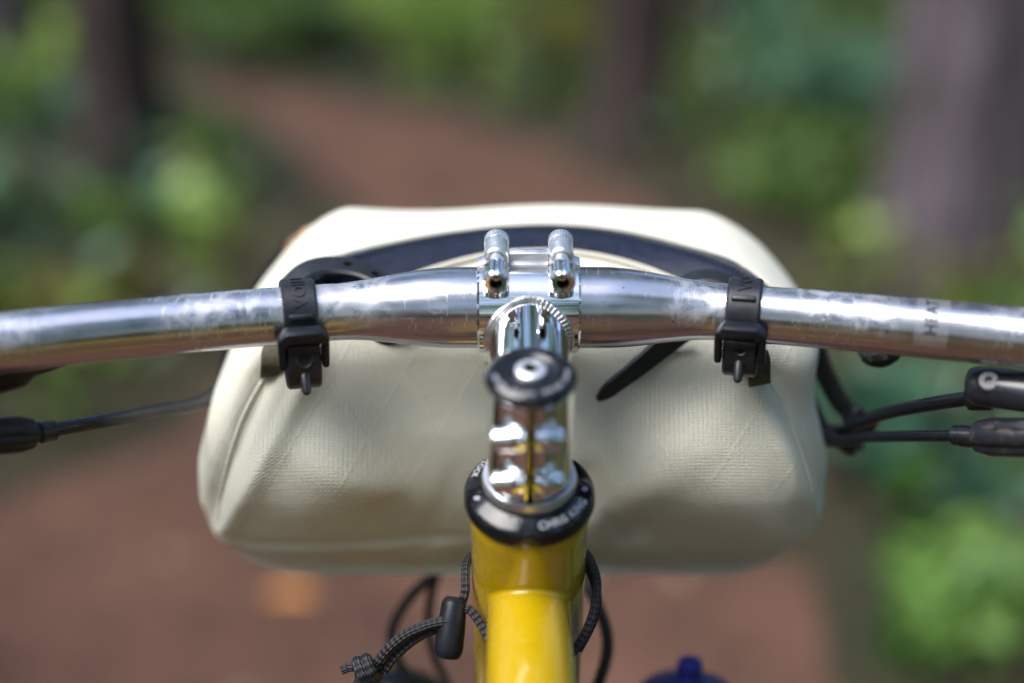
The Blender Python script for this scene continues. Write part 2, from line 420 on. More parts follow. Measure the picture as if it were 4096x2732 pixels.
# ------------------------------------------------------------------ vegetation
def leaves_mesh(name, P, size, tint, mat, up=.5):
    """P (n,3) leaf centres; folded diamond leaves of random facing"""
    n_ = len(P); size = np.broadcast_to(size, n_)
    nrm = rng.normal(size=(n_, 3)); nrm[:, 2] = np.abs(nrm[:, 2]) + up; nrm /= np.linalg.norm(nrm, axis=1, keepdims=True)
    t = rng.normal(size=(n_, 3)); t -= nrm * (t * nrm).sum(1, keepdims=True); t /= np.linalg.norm(t, axis=1, keepdims=True)
    b = np.cross(nrm, t); s_ = size[:, None]
    vs = np.stack([P - t * s_, P + b * s_ * .42 + nrm * s_ * .12, P + t * s_, P - b * s_ * .42 + nrm * s_ * .12], 1).reshape(-1, 3)
    i = np.arange(n_) * 4
    fs = np.stack([np.stack([i, i + 1, i + 2], 1), np.stack([i, i + 2, i + 3], 1)], 1).reshape(-1, 3)
    me = bpy.data.meshes.new(name)
    me.vertices.add(len(vs)); me.vertices.foreach_set('co', vs.astype(np.float32).ravel())
    me.loops.add(fs.size); me.loops.foreach_set('vertex_index', fs.astype(np.int32).ravel())
    me.polygons.add(len(fs)); me.polygons.foreach_set('loop_start', np.arange(0, fs.size, 3, dtype=np.int32))
    me.update(); me.validate()
    a = me.attributes.new('tint', 'FLOAT', 'POINT'); a.data.foreach_set('value', np.repeat(np.broadcast_to(tint, n_), 4).astype(np.float32))
    me.materials.append(MATS[mat]); return me

def trunk_mesh(name, r, h, mat, seed, lean=(0, 0)):
    g = np.random.default_rng(seed); seg = 40; rows = 60; vs = []; fs = []
    ph = g.uniform(0, 6.28, 6); fr = np.array([3, 5, 8, 11, 14, 17]); am = np.array([.05, .045, .035, .03, .025, .02])
    for j in range(rows):
        z = h * (j / (rows - 1)) ** 1.6; rr = r * (1 - .55 * z / h) * (1 + .32 * math.exp(-z / .18))
        for i in range(seg):
            a = 2 * math.pi * i / seg
            k = 1 + float((am * np.sin(fr * a + ph + z * np.array([.6, -.8, 1.5, -2.1, 2.6, 1.2]))).sum()) + .06 * math.exp(-z / .25) * math.sin(5 * a + ph[0])
            vs.append((lean[0] * z + math.cos(a) * rr * k, lean[1] * z + math.sin(a) * rr * k, z - .05))
    for j in range(rows - 1):
        for i in range(seg):
            k = (i + 1) % seg; fs.append((j * seg + i, j * seg + k, (j + 1) * seg + k, (j + 1) * seg + i))
    # limbs
    for q in range(9):
        z0 = h * g.uniform(.42, .9); a = g.uniform(0, 6.28); L = h * g.uniform(.12, .22); r0 = r * .2
        o_ = len(vs)
        for j in range(6):
            t = j / 5; c = Vector((lean[0] * z0 + math.cos(a) * L * t, lean[1] * z0 + math.sin(a) * L * t, z0 + L * .35 * t * t))
            for i in range(7):
                b = 2 * math.pi * i / 7; rr = r0 * (1 - .85 * t)
                vs.append((c.x - math.sin(a) * math.cos(b) * rr, c.y + math.cos(a) * math.cos(b) * rr, c.z + math.sin(b) * rr))
        for j in range(5):
            for i in range(7):
                k = (i + 1) % 7; fs.append((o_ + j * 7 + i, o_ + j * 7 + k, o_ + (j + 1) * 7 + k, o_ + (j + 1) * 7 + i))
    me = bpy.data.meshes.new(name); me.from_pydata([tuple(map(float, q)) for q in vs], [], fs); me.materials.append(MATS[mat])
    me.polygons.foreach_set('use_smooth', [True] * len(fs)); return me

def crown_mesh(name, h, rad, mat, n_=1500):
    cl = []
    for q in range(46):
        a = rng.uniform(0, 6.28); t = rng.uniform(.55, 1.0); rr = rad * rng.uniform(.25, 1) * (1.1 - .75 * (t - .55) / .45)
        cl.append((math.cos(a) * rr, math.sin(a) * rr, h * t))
    cl = np.array(cl); pick = rng.integers(0, len(cl), n_)
    P = cl[pick] + rng.normal(size=(n_, 3)) * np.array([.42, .42, .26])
    tint = np.clip(.5 + .25 * rng.normal(size=len(cl))[pick] + .15 * rng.normal(size=n_), 0, 1)
    return leaves_mesh(name, P, rng.uniform(.07, .15, n_), tint, mat)

def tree(x, y, r, h, bark_, leaf_, label, group=None, lean=(0, 0), seed=1, share=None, rad=1.9, dense=1500):
    z = float(ground_h(x, y)); t = empty('tree', (x, y, z), label, 'tree', group)
    tm, cm = share if share else (trunk_mesh('trunk', r, h, bark_, seed, lean), crown_mesh('crown', h, rad, leaf_, dense))
    for nm, me in (('trunk', tm), ('crown', cm)):
        o = bpy.data.objects.new(nm, me); C.objects.link(o); o.parent = t
    if share: t.rotation_euler = (0, 0, seed * 1.7)
    return tm, cm
tree(-1.63, 4.75, .175, 13, 'brown_bark', 'green_leaf', 'brown tree trunk left of the trail, its right side in shade', dense=600, seed=3, lean=(-.012, 0))
tree(.64, 6.15, .205, 14, 'brown_bark', 'green_leaf', 'brown tree trunk standing at the trail edge above the stem bolts', dense=600, seed=5)
tree(1.47, 3.62, .25, 14, 'grey_bark', 'cool_leaf', 'thick grey-purple tree trunk behind the right end of the handlebar', dense=600, seed=8, lean=(.01, 0))
tree(1.93, 4.35, .23, 13, 'brown_bark', 'green_leaf', 'added dark trunk standing in for the shaded side of the thick grey trunk, at the right edge', dense=600, seed=17)  # added dark trunk, stands in for shade right of the thick grey one
tree(1.30, 8.2, .15, 13, 'brown_bark', 'green_leaf', 'dark slim trunk just right of the brown trunk behind it', seed=11)
tree(-1.55, 10.4, .17, 13, 'brown_bark', 'olive_leaf', 'distant dark trunk where the trail bends out of sight', seed=12)
tree(-3.05, 7.2, .16, 13, 'grey_bark', 'cool_leaf', 'distant trunk at the far left edge among bright leaves', seed=13)
tree(3.1, 7.6, .2, 13, 'brown_bark', 'cool_leaf', 'distant trunk between the brown trunk and the thick grey trunk', seed=14)
shareA = (trunk_mesh('trunk', .2, 10, 'grey_bark', 21), crown_mesh('crown', 10, 2.3, 'green_leaf'))
shareB = (trunk_mesh('trunk', .17, 9, 'brown_bark', 22), crown_mesh('crown', 9, 2.1, 'cool_leaf'))
spots = [(-6, 9), (5.2, 10), (-8.5, 4.5), (6.8, 4), (0.6, 14), (-4.5, 14), (7.5, 13), (3.6, -1.2), (6.5, -4), (3.2, -6.5), (-1.6, -9), (-6.8, -8.5), (.8, -12), (9.5, 0), (-10.5, -2), (5.0, -10), (4.2, -3.2), (1.8, -5.5), (-1.2, -5.8), (-9.5, -6.5)]
for i, (x, y) in enumerate(spots):
    tree(x, y, 0, 0, '', '', 'forest tree standing away from the trail, all round the bike', 'forest trees round the trail', seed=i, share=(shareA, shareB)[i % 2])

def shrub(x, y, r, h, mat, label, n_=700, leaf=.05, tint=.55):
    z = float(ground_h(x, y)); t = empty('shrub', (x, y, z), label, 'shrub')
    nl = 9; lob = rng.normal(size=(nl, 3)) * np.array([r * .6, r * .6, h * .22]) + np.array([0, 0, h * .45]); lr = rng.uniform(.16, .42, nl)
    pk = rng.integers(0, nl, n_); P = lob[pk] + rng.normal(size=(n_, 3)) * (lr[pk] * .75)[:, None] * np.array([r, r, h * .6]); P[:, 2] = np.abs(P[:, 2])
    dd = np.hypot(P[:, 0], P[:, 1]); P[:, :2] *= np.minimum(1, 1.15 * r / np.maximum(dd, 1e-6))[:, None]
    lt = rng.normal(size=nl) * .38
    tn = np.clip(tint + lt[pk] + .3 * (rng.random(n_) - .5) + .45 * np.sin(P[:, 0] * 17) * np.sin(P[:, 1] * 15) * np.sin(P[:, 2] * 16 + 1) + .12 * np.sin(P[:, 0] * 9), 0, 1)
    o = bpy.data.objects.new('foliage', leaves_mesh('foliage', P, rng.uniform(.6, 1.3, n_) * leaf, tn, mat)); C.objects.link(o); o.parent = t
    m = MB()
    for k in range(7):
        a = k * .9; dx, dy = math.cos(a) * r * 550, math.sin(a) * r * 550
        m.tube([V(x * 1000, y * 1000, z * 1000 - BZ * 1000 - 10), V(x * 1000 + dx * .4, y * 1000 + dy * .4, z * 1000 - BZ * 1000 + h * 400), V(x * 1000 + dx, y * 1000 + dy, z * 1000 - BZ * 1000 + h * 800)], [9, 6, 3], 7)
    m.build('stem', 'brown_bark', t)
shrub(-2.55, 5.9, .42, .62, 'lime_leaf', 'bright lime shrub at the left edge beside the left trunk', 900, .055, .65)
shrub(-1.35, 4.1, .26, .17, 'lime_leaf', 'small lime shrub at the foot of the left trunk', 500, .04, .5)
shrub(-1.95, 3.6, .30, .24, 'cool_leaf', 'pale blue-green shrub below the left trunk at the picture edge', 600, .05, .85)
shrub(-.35, 9.2, .85, .80, 'lime_leaf', 'big yellow-green shrub above the trail bend, top centre', 1900, .065, .7)
shrub(.35, 7.7, .42, .5, 'olive_leaf', 'olive shrub between the trail and the brown trunk', 800, .05, .6)
shrub(1.55, 5.6, .50, .62, 'cool_leaf', 'blue-green shrub between the brown trunk and the thick grey trunk', 1100, .05, .75)
shrub(1.15, 4.5, .34, .36, 'lime_leaf', 'low lime shrub at the foot of the brown trunk, right of the bag', 700, .045, .35)
shrub(2.05, 4.5, .45, .5, 'cool_leaf', 'green shrub behind the thick grey trunk above the bar end', 900, .05, .6)
shrub(.98, 1.95, .32, .34, 'cool_leaf', 'blue-green shrub below the right brake cable', 1100, .035, .5)
shrub(.84, 1.42, .20, .22, 'green_leaf', 'small pale green shrub in the lower right corner', 600, .03, .6)
shrub(-1.75, 9.5, .55, .5, 'green_leaf', 'dark green shrub closing off the far trail bend', 1100, .055, .2)
shrub(-2.0, .65, .8, 3.0, 'green_leaf', 'unseen tall dark shrub left of the bike, added to shade the trail', 6500, .07, .25)  # out of view, added to cast shade on the near trail
shrub(-1.35, 2.9, .28, .26, 'olive_leaf', 'olive shrub left of the bag under the bar', 600, .04, .5)

# the forest beyond: a closed belt of foliage added all round to block the low sky, too far to tell the trees apart
NB = 42000
ang = rng.uniform(0, 2 * math.pi, NB); rr_ = rng.uniform(13, 24, NB) + 1.5 * np.sin(ang * 7)
hh = rng.uniform(0, 1, NB) ** .8 * (8.0 + 3.0 * np.sin(ang * 9 + 1) + 2.0 * np.sin(ang * 23) + (rr_ - 13) * .25)
P = np.stack([np.cos(ang) * rr_, np.sin(ang) * rr_ + 1, hh], 1)
clump = np.sin(ang * 31) * np.sin(hh * 1.3 + ang * 5)
tn = np.clip(.35 + .25 * clump + .2 * rng.normal(size=NB), 0, 1)
o = bpy.data.objects.new('forest', leaves_mesh('forest', P, rng.uniform(.22, .48, NB), tn, 'green_leaf')); C.objects.link(o)
tag(o, 'dense green forest belt all round the trail, added to block the low sky', 'forest', kind='stuff')

# uncountable low growth on both sides of the trail
NC = 3400; PER = 34
cx_ = rng.uniform(-8, 8, NC); cy_ = -5 + 26 * rng.random(NC) ** 1.25
ok = (trail_off(cx_, cy_) > rng.uniform(.0, .4, NC)) & ~((cx_ < -.45) & (cx_ > -1.5) & (cy_ < 2.4) & (cy_ > -1) & (rng.random(NC) < .8))
cx_, cy_ = cx_[ok], cy_[ok]; NC = len(cx_)
cr = rng.uniform(.06, .24, NC); ch_ = rng.uniform(.08, .42, NC); ct = rng.beta(.55, .8, NC); cz_ = rng.integers(0, 4, NC)
idx = np.repeat(np.arange(NC), PER); q = rng.normal(size=(len(idx), 2)) * .55; hz = rng.random(len(idx))
gx = cx_[idx] + q[:, 0] * cr[idx]; gy = cy_[idx] + q[:, 1] * cr[idx]; hz = hz * ch_[idx]
P = np.stack([gx, gy, ground_h(gx, gy) + hz + .01], 1)
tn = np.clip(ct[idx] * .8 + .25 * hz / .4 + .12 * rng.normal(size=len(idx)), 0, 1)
me = leaves_mesh('undergrowth', P, rng.uniform(.025, .065, len(idx)), tn, 'green_leaf')
me.materials.append(MATS['olive_leaf']); me.materials.append(MATS['lime_leaf']); me.materials.append(MATS['cool_leaf'])
me.polygons.foreach_set('material_index', np.repeat(cz_[idx], 2).astype(np.int32))
o = bpy.data.objects.new('undergrowth', me); C.objects.link(o)
tag(o, 'low green and olive undergrowth covering the forest floor', 'undergrowth', kind='stuff')

NLT = 2600
ly = rng.uniform(-1, 9, NLT); lx = np.interp(ly, TY, TX) + rng.normal(size=NLT) * .55
P = np.stack([lx, ly, np.maximum(ground_h(lx, ly), 0) + .016], 1)
o = bpy.data.objects.new('leaf_litter', leaves_mesh('leaf_litter', P, rng.uniform(.008, .03, NLT), rng.random(NLT) ** 2, 'litter_leaf', up=3.0)); C.objects.link(o)
tag(o, 'scattered dead brown leaves and needles lying on the trail', 'litter', kind='stuff')
def fallen_leaf(x, y, s_, label):
    m = MB(); pr = [(-1, 0), (-.6, .35), (0, .5), (.6, .32), (1, 0), (.6, -.32), (0, -.5), (-.6, -.35)]
    top = [V(x * 1000 + a * s_, y * 1000 + b * s_, 14 + abs(b) * s_ * .35 - BZ * 1000) for a, b in pr]
    c = V(x * 1000, y * 1000, 11 - BZ * 1000)
    m.add([c] + top + [c - Z * 1.0] + [q - Z * 1.0 for q in top], [(0, i + 1, (i + 1) % 8 + 1) for i in range(8)] + [(9, (i + 1) % 8 + 10, i + 10) for i in range(8)] + [(i + 1, i + 10, (i + 1) % 8 + 10, (i + 1) % 8 + 1) for i in range(8)])
    tag(m.build('fallen_leaf', 'orange_leaf', origin=Vector((x, y, .01))), label, 'leaf')
fallen_leaf(-.41, 1.54, 46, 'orange fallen leaf on the trail below the left half of the bag')

# ------------------------------------------------------------------ bicycle
bike = empty('bicycle', (0, .2, 0), 'bicycle with polished bar and stem, black headset and glossy yellow frame', 'bicycle')

# handlebar -------------------------------------------------------
SW = [(0, 0), (36, 0), (60, -2.6), (77, -6.2), (95, -10.6), (110, -14.6), (130, -20.3), (150, -26.4), (170, -33), (190, -41), (230, -58), (300, -86), (340, -102)]
sxs = [q[0] for q in SW]; sys_ = [q[1] for q in SW]
ker = np.exp(-np.linspace(-2, 2, 21) ** 2); ker /= ker.sum()
_t = np.arange(-360, 361, 2.0); _y = np.interp(np.abs(_t), sxs, sys_); _y = np.convolve(np.pad(_y, 10, 'edge'), ker, 'valid')
def bar_c(s_): return V(s_, float(np.interp(s_, _t, _y)) - (.018 * max(0, -s_ - 120) if s_ < 0 else 0), 0)
def bar_r(s_):
    t = min(1, max(0, (abs(s_) - 29) / 46)); t = t * t * (3 - 2 * t)
    return 15.9 + (11.05 - 15.9) * t
def bar_frame(s_):
    """centre, along-bar direction, image-up direction, towards-rider direction"""
    T = (bar_c(s_ + 3) - bar_c(s_ - 3)).normalized(); o_ = V(-.0, -.954, .30); o_ = (o_ - T * o_.dot(T)).normalized()
    return bar_c(s_), T, T.cross(o_) * -1 if T.cross(o_).z < 0 else T.cross(o_), o_
m = MB(); ss = np.arange(-345, 346, 2.5); m.tube([bar_c(q) for q in ss], [bar_r(q) for q in ss], 64)
handlebar = m.build('handlebar', 'bar_aluminium', bike)
def on_bar(s0, phi_deg, lift=0.0):
    c, T, U, O = bar_frame(s0); a = R(phi_deg); r = bar_r(s0) + lift
    return c + (O * math.cos(a) + U * math.sin(a)) * r
# clear warning decal with black print on the right side of the bar
D0, D1 = 143.6, 154.8
m = MB(); vs = []; fs = []
for i in range(7):
    for j in range(31):
        s_ = D0 + (D1 - D0) * i / 6; vs.append(on_bar(s_, -38 + 150 * j / 30, .06))
for i in range(6):
    for j in range(30): a = i * 31 + j; fs.append((a, a + 1, a + 32, a + 31))
m.add(vs, fs).build('decal', 'clear_decal', handlebar)
def decal_fn(x, y, z):
    # text runs up round the bar; letters' tops point to the left along the bar
    s_ = 150.8 - y; return on_bar(s_, -13 + math.degrees(x / bar_r(150)), .12 + z)
text_mb('HEAT', 5.9, decal_fn, .03, 1.05, bold=.10).build('printed_letters', 'decal_ink', handlebar)

# stem -----------------------------------------------------------
TH = R(18); E = V(0, math.cos(TH), math.sin(TH)); N2 = V(0, -math.sin(TH), math.cos(TH))
CAPO = V(0, -64.2, -2.1); DN = V(0, .309, -.951); FW = V(0, .951, .309)
def ST(L, f=0, x=0): return CAPO + DN * L + FW * f + X * x
RC = 17.7; RX = 15.6
m = MB()                                                     # extension tube, weld to steerer clamp
EXO = N2 * -2.8
m.lathe(EXO - E * 60, E, [(0, RX), (30, RX), (56, RX)], 64, caps=False)
stem = m.build('stem', 'polished_aluminium', bike)
m = MB()                                                     # rear half of the bar clamp
def shell(mb, a0, a1, r0, r1, x0, x1, n_=40):
    vs = []; fs = []
    xs_ = [x0, x0 + .8, x1 - .8, x1]
    for i in range(n_ + 1):
        a = R(a0 + (a1 - a0) * i / n_); d_ = E * math.cos(a) + N2 * math.sin(a)
        vs += [d_ * (r1 - .8) + X * x0, d_ * r1 + X * (x0 + .8), d_ * r1 + X * (x1 - .8), d_ * (r1 - .8) + X * x1, d_ * r0 + X * x1, d_ * r0 + X * x0]
    for i in range(n_):
        for k in range(6): k2 = (k + 1) % 6; fs.append((i * 6 + k, i * 6 + k2, i * 6 + 6 + k2, i * 6 + 6 + k))
    fs.append(tuple(range(6))); fs.append(tuple(n_ * 6 + k for k in (5, 4, 3, 2, 1, 0)))
    mb.add(vs, fs)
shell(m, 92, 268, 16.0, RC, -19.7, 19.7)
for s_ in (-1, 1):
    for v_ in (1, -1):
        m.box(N2 * v_ * 18.2 + E * -7.0 + X * s_ * 12.4, (X, E, N2), (8.4, 9.0, 7.0), 1.8)
m.build('bar_clamp', 'polished_aluminium', stem)
m = MB(); pts = []; rr = []                                  # weld bead, stacked dimes
nw = 60 * 8
for i in range(nw + 1):
    a = 2 * math.pi * i / nw; t = -math.sqrt(max(.1, RC ** 2 - (-2.8 + RX * math.cos(a)) ** 2))
    pts.append(EXO + E * (t - .9) + (N2 * math.cos(a) + X * math.sin(a)) * (RX + .7)); f = (i % 8) / 8
    rr.append(1.05 + .16 * (1 - f) ** 1.5 + .1 * math.sin(i * .11))
m.tube(pts, rr, 10, caps=False); m.build('weld_bead', 'weld_aluminium', stem)
m = MB(); shell(m, -84, 84, 16.0, RC, -19.7, 19.7)            # front plate with four bolt lugs
m.box(N2 * 20.2 + E * 5.2, (X, E, N2), (15.5, 4.2, 6.2), .9)
m.box(N2 * 21.4 + E * 3.4, (X, E, N2), (15.0, 1.6, 4.2), .5)
for s_ in (-1, 1):
    m.prism([(0, 0), (5.4, -3.6), (6.6, -3.6), (6.6, -7.5), (0, -7.5)], N2 * 21.8 + E * 2.6 + X * s_ * 13.2, X * s_, N2, E, 6.4, .6)
    for v_ in (1, -1):
        m.lathe(N2 * v_ * 22.4 + E * .4 + X * s_ * 12.4, E, [(0, 3.3), (0, 4.2), (.7, 4.75), (9.4, 4.75), (10.2, 4.6), (10.2, 0.1)], 32, caps=False)
        m.box(N2 * v_ * 18.8 + E * 4.6 + X * s_ * 12.4, (X, E, N2), (8.8, 7.4, 5.5), 1.0)
m.build('face_plate', 'satin_aluminium', stem)
for s_ in (-1, 1):
    for v_ in (1, -1):
        O = N2 * v_ * 22.4 + X * s_ * 12.4; len_ = 1.0 if v_ > 0 else .6
        m = MB()                                             # knurled bolt head
        m.lathe(O + E * 10.6, E, [(0, 4.3), (.3, 4.75), (3.6, 4.75), (4.4, 4.3), (4.4, 2.6), (2.2, 2.3), (2.2, .1)], 72, caps=False, rmod=lambda a, h: 1 + (.03 * (1 if int(a * 72 / 6.2832 + .5) % 3 else -1) if .2 < h < 4.4 else 0))
        m.lathe(O - E * 7.0, E, [(0, 3.1), (17.6, 3.1)], 24)
        bolt = m.build('clamp_bolt', 'satin_aluminium', stem)
        m = MB()                                             # fluted barrel the bolt threads into
        m.lathe(O - E * 16.0 * len_, E, [(0, 2.5), (-.0, 4.2), (.9, 4.95), (9.2 * len_, 4.95), (10.2 * len_, 4.0), (10.2 * len_, 2.5)], 64, caps=False,
                rmod=lambda a, h: 1 - (.07 * max(0, math.cos(8 * a)) if .8 < h < 9.6 else 0))
        nut = m.build('barrel_nut', 'polished_aluminium', stem)
        m = MB(); m.lathe(O - E * (16.0 * len_ - .1), E, [(0, 2.55), (5, 2.6), (5, .1)], 24, caps=False); m.build('socket', 'dark_hole', stem)
# steerer clamp: split cylinder with two pairs of pinch lugs at the back
m = MB(); RS = 15.5; seg = 90; rows = [(4.6, RS - .7), (5.3, RS), (47.5, RS), (48.3, RS - .8)]
gap = R(4.2); vs = []; fs = []
for L, r in rows + [(48.3, 14.15), (4.6, 14.15)]:
    for i in range(seg + 1):
        a = gap + (2 * math.pi - 2 * gap) * i / seg
        vs.append(CAPO + DN * L - FW * math.cos(a) * r + X * math.sin(a) * r)
for j in range(6):
    for i in range(seg):
        a = j * (seg + 1) + i; b = ((j + 1) % 6) * (seg + 1) + i; fs.append((a, a + 1, b + 1, b))
for i in (0, seg): fs.append(tuple(j * (seg + 1) + i for j in range(6)))
m.add(vs, fs); m.build('steerer_clamp', 'polished_aluminium', stem)
for L in (18.0, 38.0):
    O = ST(L, -RS - .2)
    for s_, x1 in ((-1, 11.6), (1, 9.6)):
        m = MB()
        m.lathe(O + X * s_ * 1.6, X * s_, [(0, 2.4), (0, 3.6), (.6, 4.3), (x1 - 1, 4.3), (x1, 3.7), (x1, 2.3), (x1 - 2.4, 2.2), (x1 - 2.4, .1)], 40, caps=False)
        m.box(O + FW * 2.6 + X * s_ * (1.6 + x1 * .42), (X, FW, DN), (x1 * .74, 4.6, 6.4), 1.6)
        m.lathe(O + X * s_ * (x1 + 1.4), X * s_, [(-1.5, 2.2), (0, 2.2), (.5, 1.9), (.5, 1.2), (-1, 1.1), (-1, .1)], 24, caps=False)
        m.build('pinch_lug', 'polished_aluminium', stem)
m = MB(); m.lathe(ST(2), DN, [(0, 14.1), (60, 14.1)], 40); m.build('steerer_tube', 'black_anodised', stem)
m = MB()                                                     # top cap, black with a sloped rim
m.lathe(CAPO, DN, [(1.4, 3.2), (1.2, 8.0), (.3, 9.2), (0, 10.2), (.6, 13.4), (2.0, 15.5), (3.2, 16.1), (4.5, 15.9)], 72, caps=True)
cap = m.build('top_cap', 'black_anodised', stem)
m = MB(); m.lathe(CAPO, DN, [(-.5, 2.4), (-.9, 2.8), (-.9, 4.4), (-.3, 5.4), (1.5, 5.6)], 40, caps=False)
m.build('cap_bolt', 'steel_bolt', cap)
m = MB(); m.lathe(CAPO, DN, [(-1.0, 2.7), (1.0, 2.5), (1.1, .1)], 6, caps=False); m.build('hex_socket', 'dark_hole', cap)
# illegible etched marks round the cap rim
m = MB()
for i in range(52):
    a = R(-78 + i * 3.1 + (12 if i > 26 else 0))
    if i in (6, 13, 14, 20, 33, 40, 41): continue
    d_ = -FW * math.cos(a) + X * math.sin(a); t_ = FW * math.sin(a) + X * math.cos(a)
    m.box(CAPO + d_ * 12.6 + DN * .44, (t_, (d_ + DN * .25).normalized(), DN), (.28 + .16 * (i % 3), 1.5 - .3 * (i % 2), .22))
m.build('etched_marks', 'cap_etching', cap)

# headset ---------------------------------------------------------
m = MB(); m.lathe(CAPO, DN, [(48.6, 15.6), (48.6, 17.0), (50.3, 17.5), (52.8, 17.5), (54.0, 16.8)], 72, caps=False)
spacer = m.build('spacer_ring', 'grey_washer', bike)
m = MB(); HS = [(54.2, 15.0), (53.5, 17.9), (54.0, 18.6), (55.6, 22.6), (56.6, 23.7), (57.6, 24.3), (60.8, 24.5), (62.6, 24.0), (63.4, 22.9)]
m.lathe(CAPO, DN, HS, 96, caps=False)
headset = m.build('headset', 'black_anodised', bike)
def ring_fn(a0, r0, L0):
    def fn(x, y, z):
        r = r0 + 2.0 - y; a = a0 + x / r0                       # a grows anticlockwise seen from above, letters' feet outward
        d_ = -FW * math.cos(a) + X * math.sin(a)
        return CAPO + DN * (54.0 + (r - 18.6) * .4 - .12 - z) + d_ * r
    return fn
m = text_mb('CHRIS KING', 3.8, ring_fn(R(8), 20.2, 55), .10, 1.08, bold=.05); m.build('engraved_letters', 'etched_letter', headset)
m = text_mb('GRIPLOCK', 3.2, ring_fn(R(-150), 20.3, 55), .10, 1.12); m.build('engraved_letters', 'etched_letter', headset)
for a in (R(84), R(-70)):
    m = MB(); d_ = -FW * math.cos(a) + X * math.sin(a)
    m.lathe(CAPO + DN * (54.0 + 2.0 * .4 - .3) + d_ * 20.5, -DN, [(0, .55), (.2, .55), (.2, 1.0), (0, 1.0)], 20, caps=False); m.build('engraved_mark', 'etched_letter', headset)

# frame -----------------------------------------------------------
m = MB(); m.lathe(CAPO, DN, [(63.2, 20.5), (63.2, 21.9), (64.2, 22.4), (71.0, 22.5), (72.2, 22.3), (120, 22.2), (205, 22.2), (212, 22.6), (226, 22.6), (227, 21)], 72, caps=False)
frame = m.build('frame', 'yellow_paint', bike)
TT0 = ST(107); TTD = V(0, -math.cos(R(9)), -math.sin(R(9)))
m = MB(); m.tube([TT0, TT0 + TTD * 200, TT0 + TTD * 400, TT0 + TTD * 585], 16.1, 64); m.build('top_tube', 'yellow_paint', frame)
m = MB(); vs = []; fs = []; up = V(0, -math.sin(R(9)), math.cos(R(9)))   # concave fillet where the top tube meets the head tube
def march(p):
    q = 0.0
    while q < 80:
        g_ = p + TTD * q; rel = g_ - CAPO; rel = rel - DN * rel.dot(DN)
        if rel.length > 22.3: break
        q += .1
    return p + TTD * q
for i in range(97):
    a = 2 * math.pi * i / 96; d_ = up * math.cos(a) + X * math.sin(a)
    P1 = march(TT0 + d_ * 16.1); P0 = P1 + TTD * 2.2 + d_ * .05
    if abs(math.sin(a)) < .93: P2 = march(TT0 + d_ * 17.9)
    else: P2 = march(TT0 + d_ * (16.1 + 1.8 * (1 - (abs(math.sin(a)) - .93) / .07)))
    for k in range(7): t = k / 6; vs.append(P0 * (1 - t) ** 2 + P1 * 2 * t * (1 - t) + P2 * t * t)
for i in range(96):
    for k in range(6): q = i * 7 + k; fs.append((q, q + 1, q + 8, q + 7))
m.add(vs, fs); m.build('fillet', 'yellow_paint', frame, angle=180)
BB = V(0, -500, -770); SEATC = TT0 + TTD * 585
m = MB(); m.tube([ST(188), BB], 19, 40); m.build('down_tube', 'yellow_paint', frame)
m = MB(); m.tube([BB, SEATC, SEATC + (SEATC - BB).normalized() * 60], 16, 40); m.build('seat_tube', 'yellow_paint', frame)
RA = V(0, -930, -700)
for s_ in (-1, 1):
    m = MB(); m.tube([BB + X * s_ * 20, BB * .5 + RA * .5 + X * s_ * 52, RA + X * s_ * 68], 9, 20); m.build('chain_stay', 'yellow_paint', frame)
    m = MB(); m.tube([SEATC + X * s_ * 12 - Z * 20, SEATC * .5 + RA * .5 + X * s_ * 50, RA + X * s_ * 68], 7.5, 20); m.build('seat_stay', 'yellow_paint', frame)
FA = V(0, 208, -700)
m = MB(); m.lathe(CAPO, DN, [(227, 18), (227.5, 24), (234, 24), (236, 19), (262, 19)], 48, caps=True); m.build('lower_headset', 'black_anodised', bike)
m = MB(); m.box(ST(262), (X, FW, DN), (84, 34, 26), 9, 3)
fork = m.build('fork', 'yellow_paint', bike)
for s_ in (-1, 1):
    m = MB(); m.tube(smooth([ST(262, 0, s_ * 36), ST(400, 4, s_ * 40), ST(600, 16, s_ * 50), FA + X * s_ * 56], 6), [10] * 12 + [9, 9, 8.5, 8, 7.5, 7, 7], 24); m.build('fork_leg', 'yellow_paint', fork)
def wheel(A):
    m = MB(); m.lathe(A - X * 30, X, [(4, 300), (2, 318), (8, 340), (20, 350), (30, 352), (40, 350), (52, 340), (58, 318), (56, 300), (44, 296), (16, 296), (4, 300)], 96, caps=False, ref=Y)
    wl = m.build('wheel', 'tyre_rubber', bike)
    m = MB(); m.lathe(A - X * 15, X, [(0, 299), (0, 282), (15, 276), (30, 282), (30, 299), (0, 299)], 96, caps=False, ref=Y); m.build('rim', 'rim_black', wl)
    m = MB(); m.lathe(A - X * 48, X, [(0, 9), (12, 9), (14, 26), (18, 26), (20, 14), (76, 14), (78, 26), (82, 26), (84, 9), (96, 9)], 32, ref=Y); m.build('hub', 'satin_aluminium', wl)
    for i in range(28):
        a = 2 * math.pi * i / 28; s_ = -1 if i % 2 else 1; b = a + (.5 if (i // 2) % 2 else -.5)
        m = MB(); m.tube([A + X * s_ * 30 + Y * math.cos(b) * 25 + Z * math.sin(b) * 25, A + Y * math.cos(a) * 280 + Z * math.sin(a) * 280], 1.0, 6); m.build('spoke', 'steel_bolt', wl)
wheel(FA); wheel(RA)
ST_TOP = SEATC + (SEATC - BB).normalized() * 130
m = MB(); m.tube([SEATC + (SEATC - BB).normalized() * 40, ST_TOP], 13.6, 30); m.build('seat_post', 'black_anodised', bike)
m = MB(); n_ = 16; vs = []; fs = []
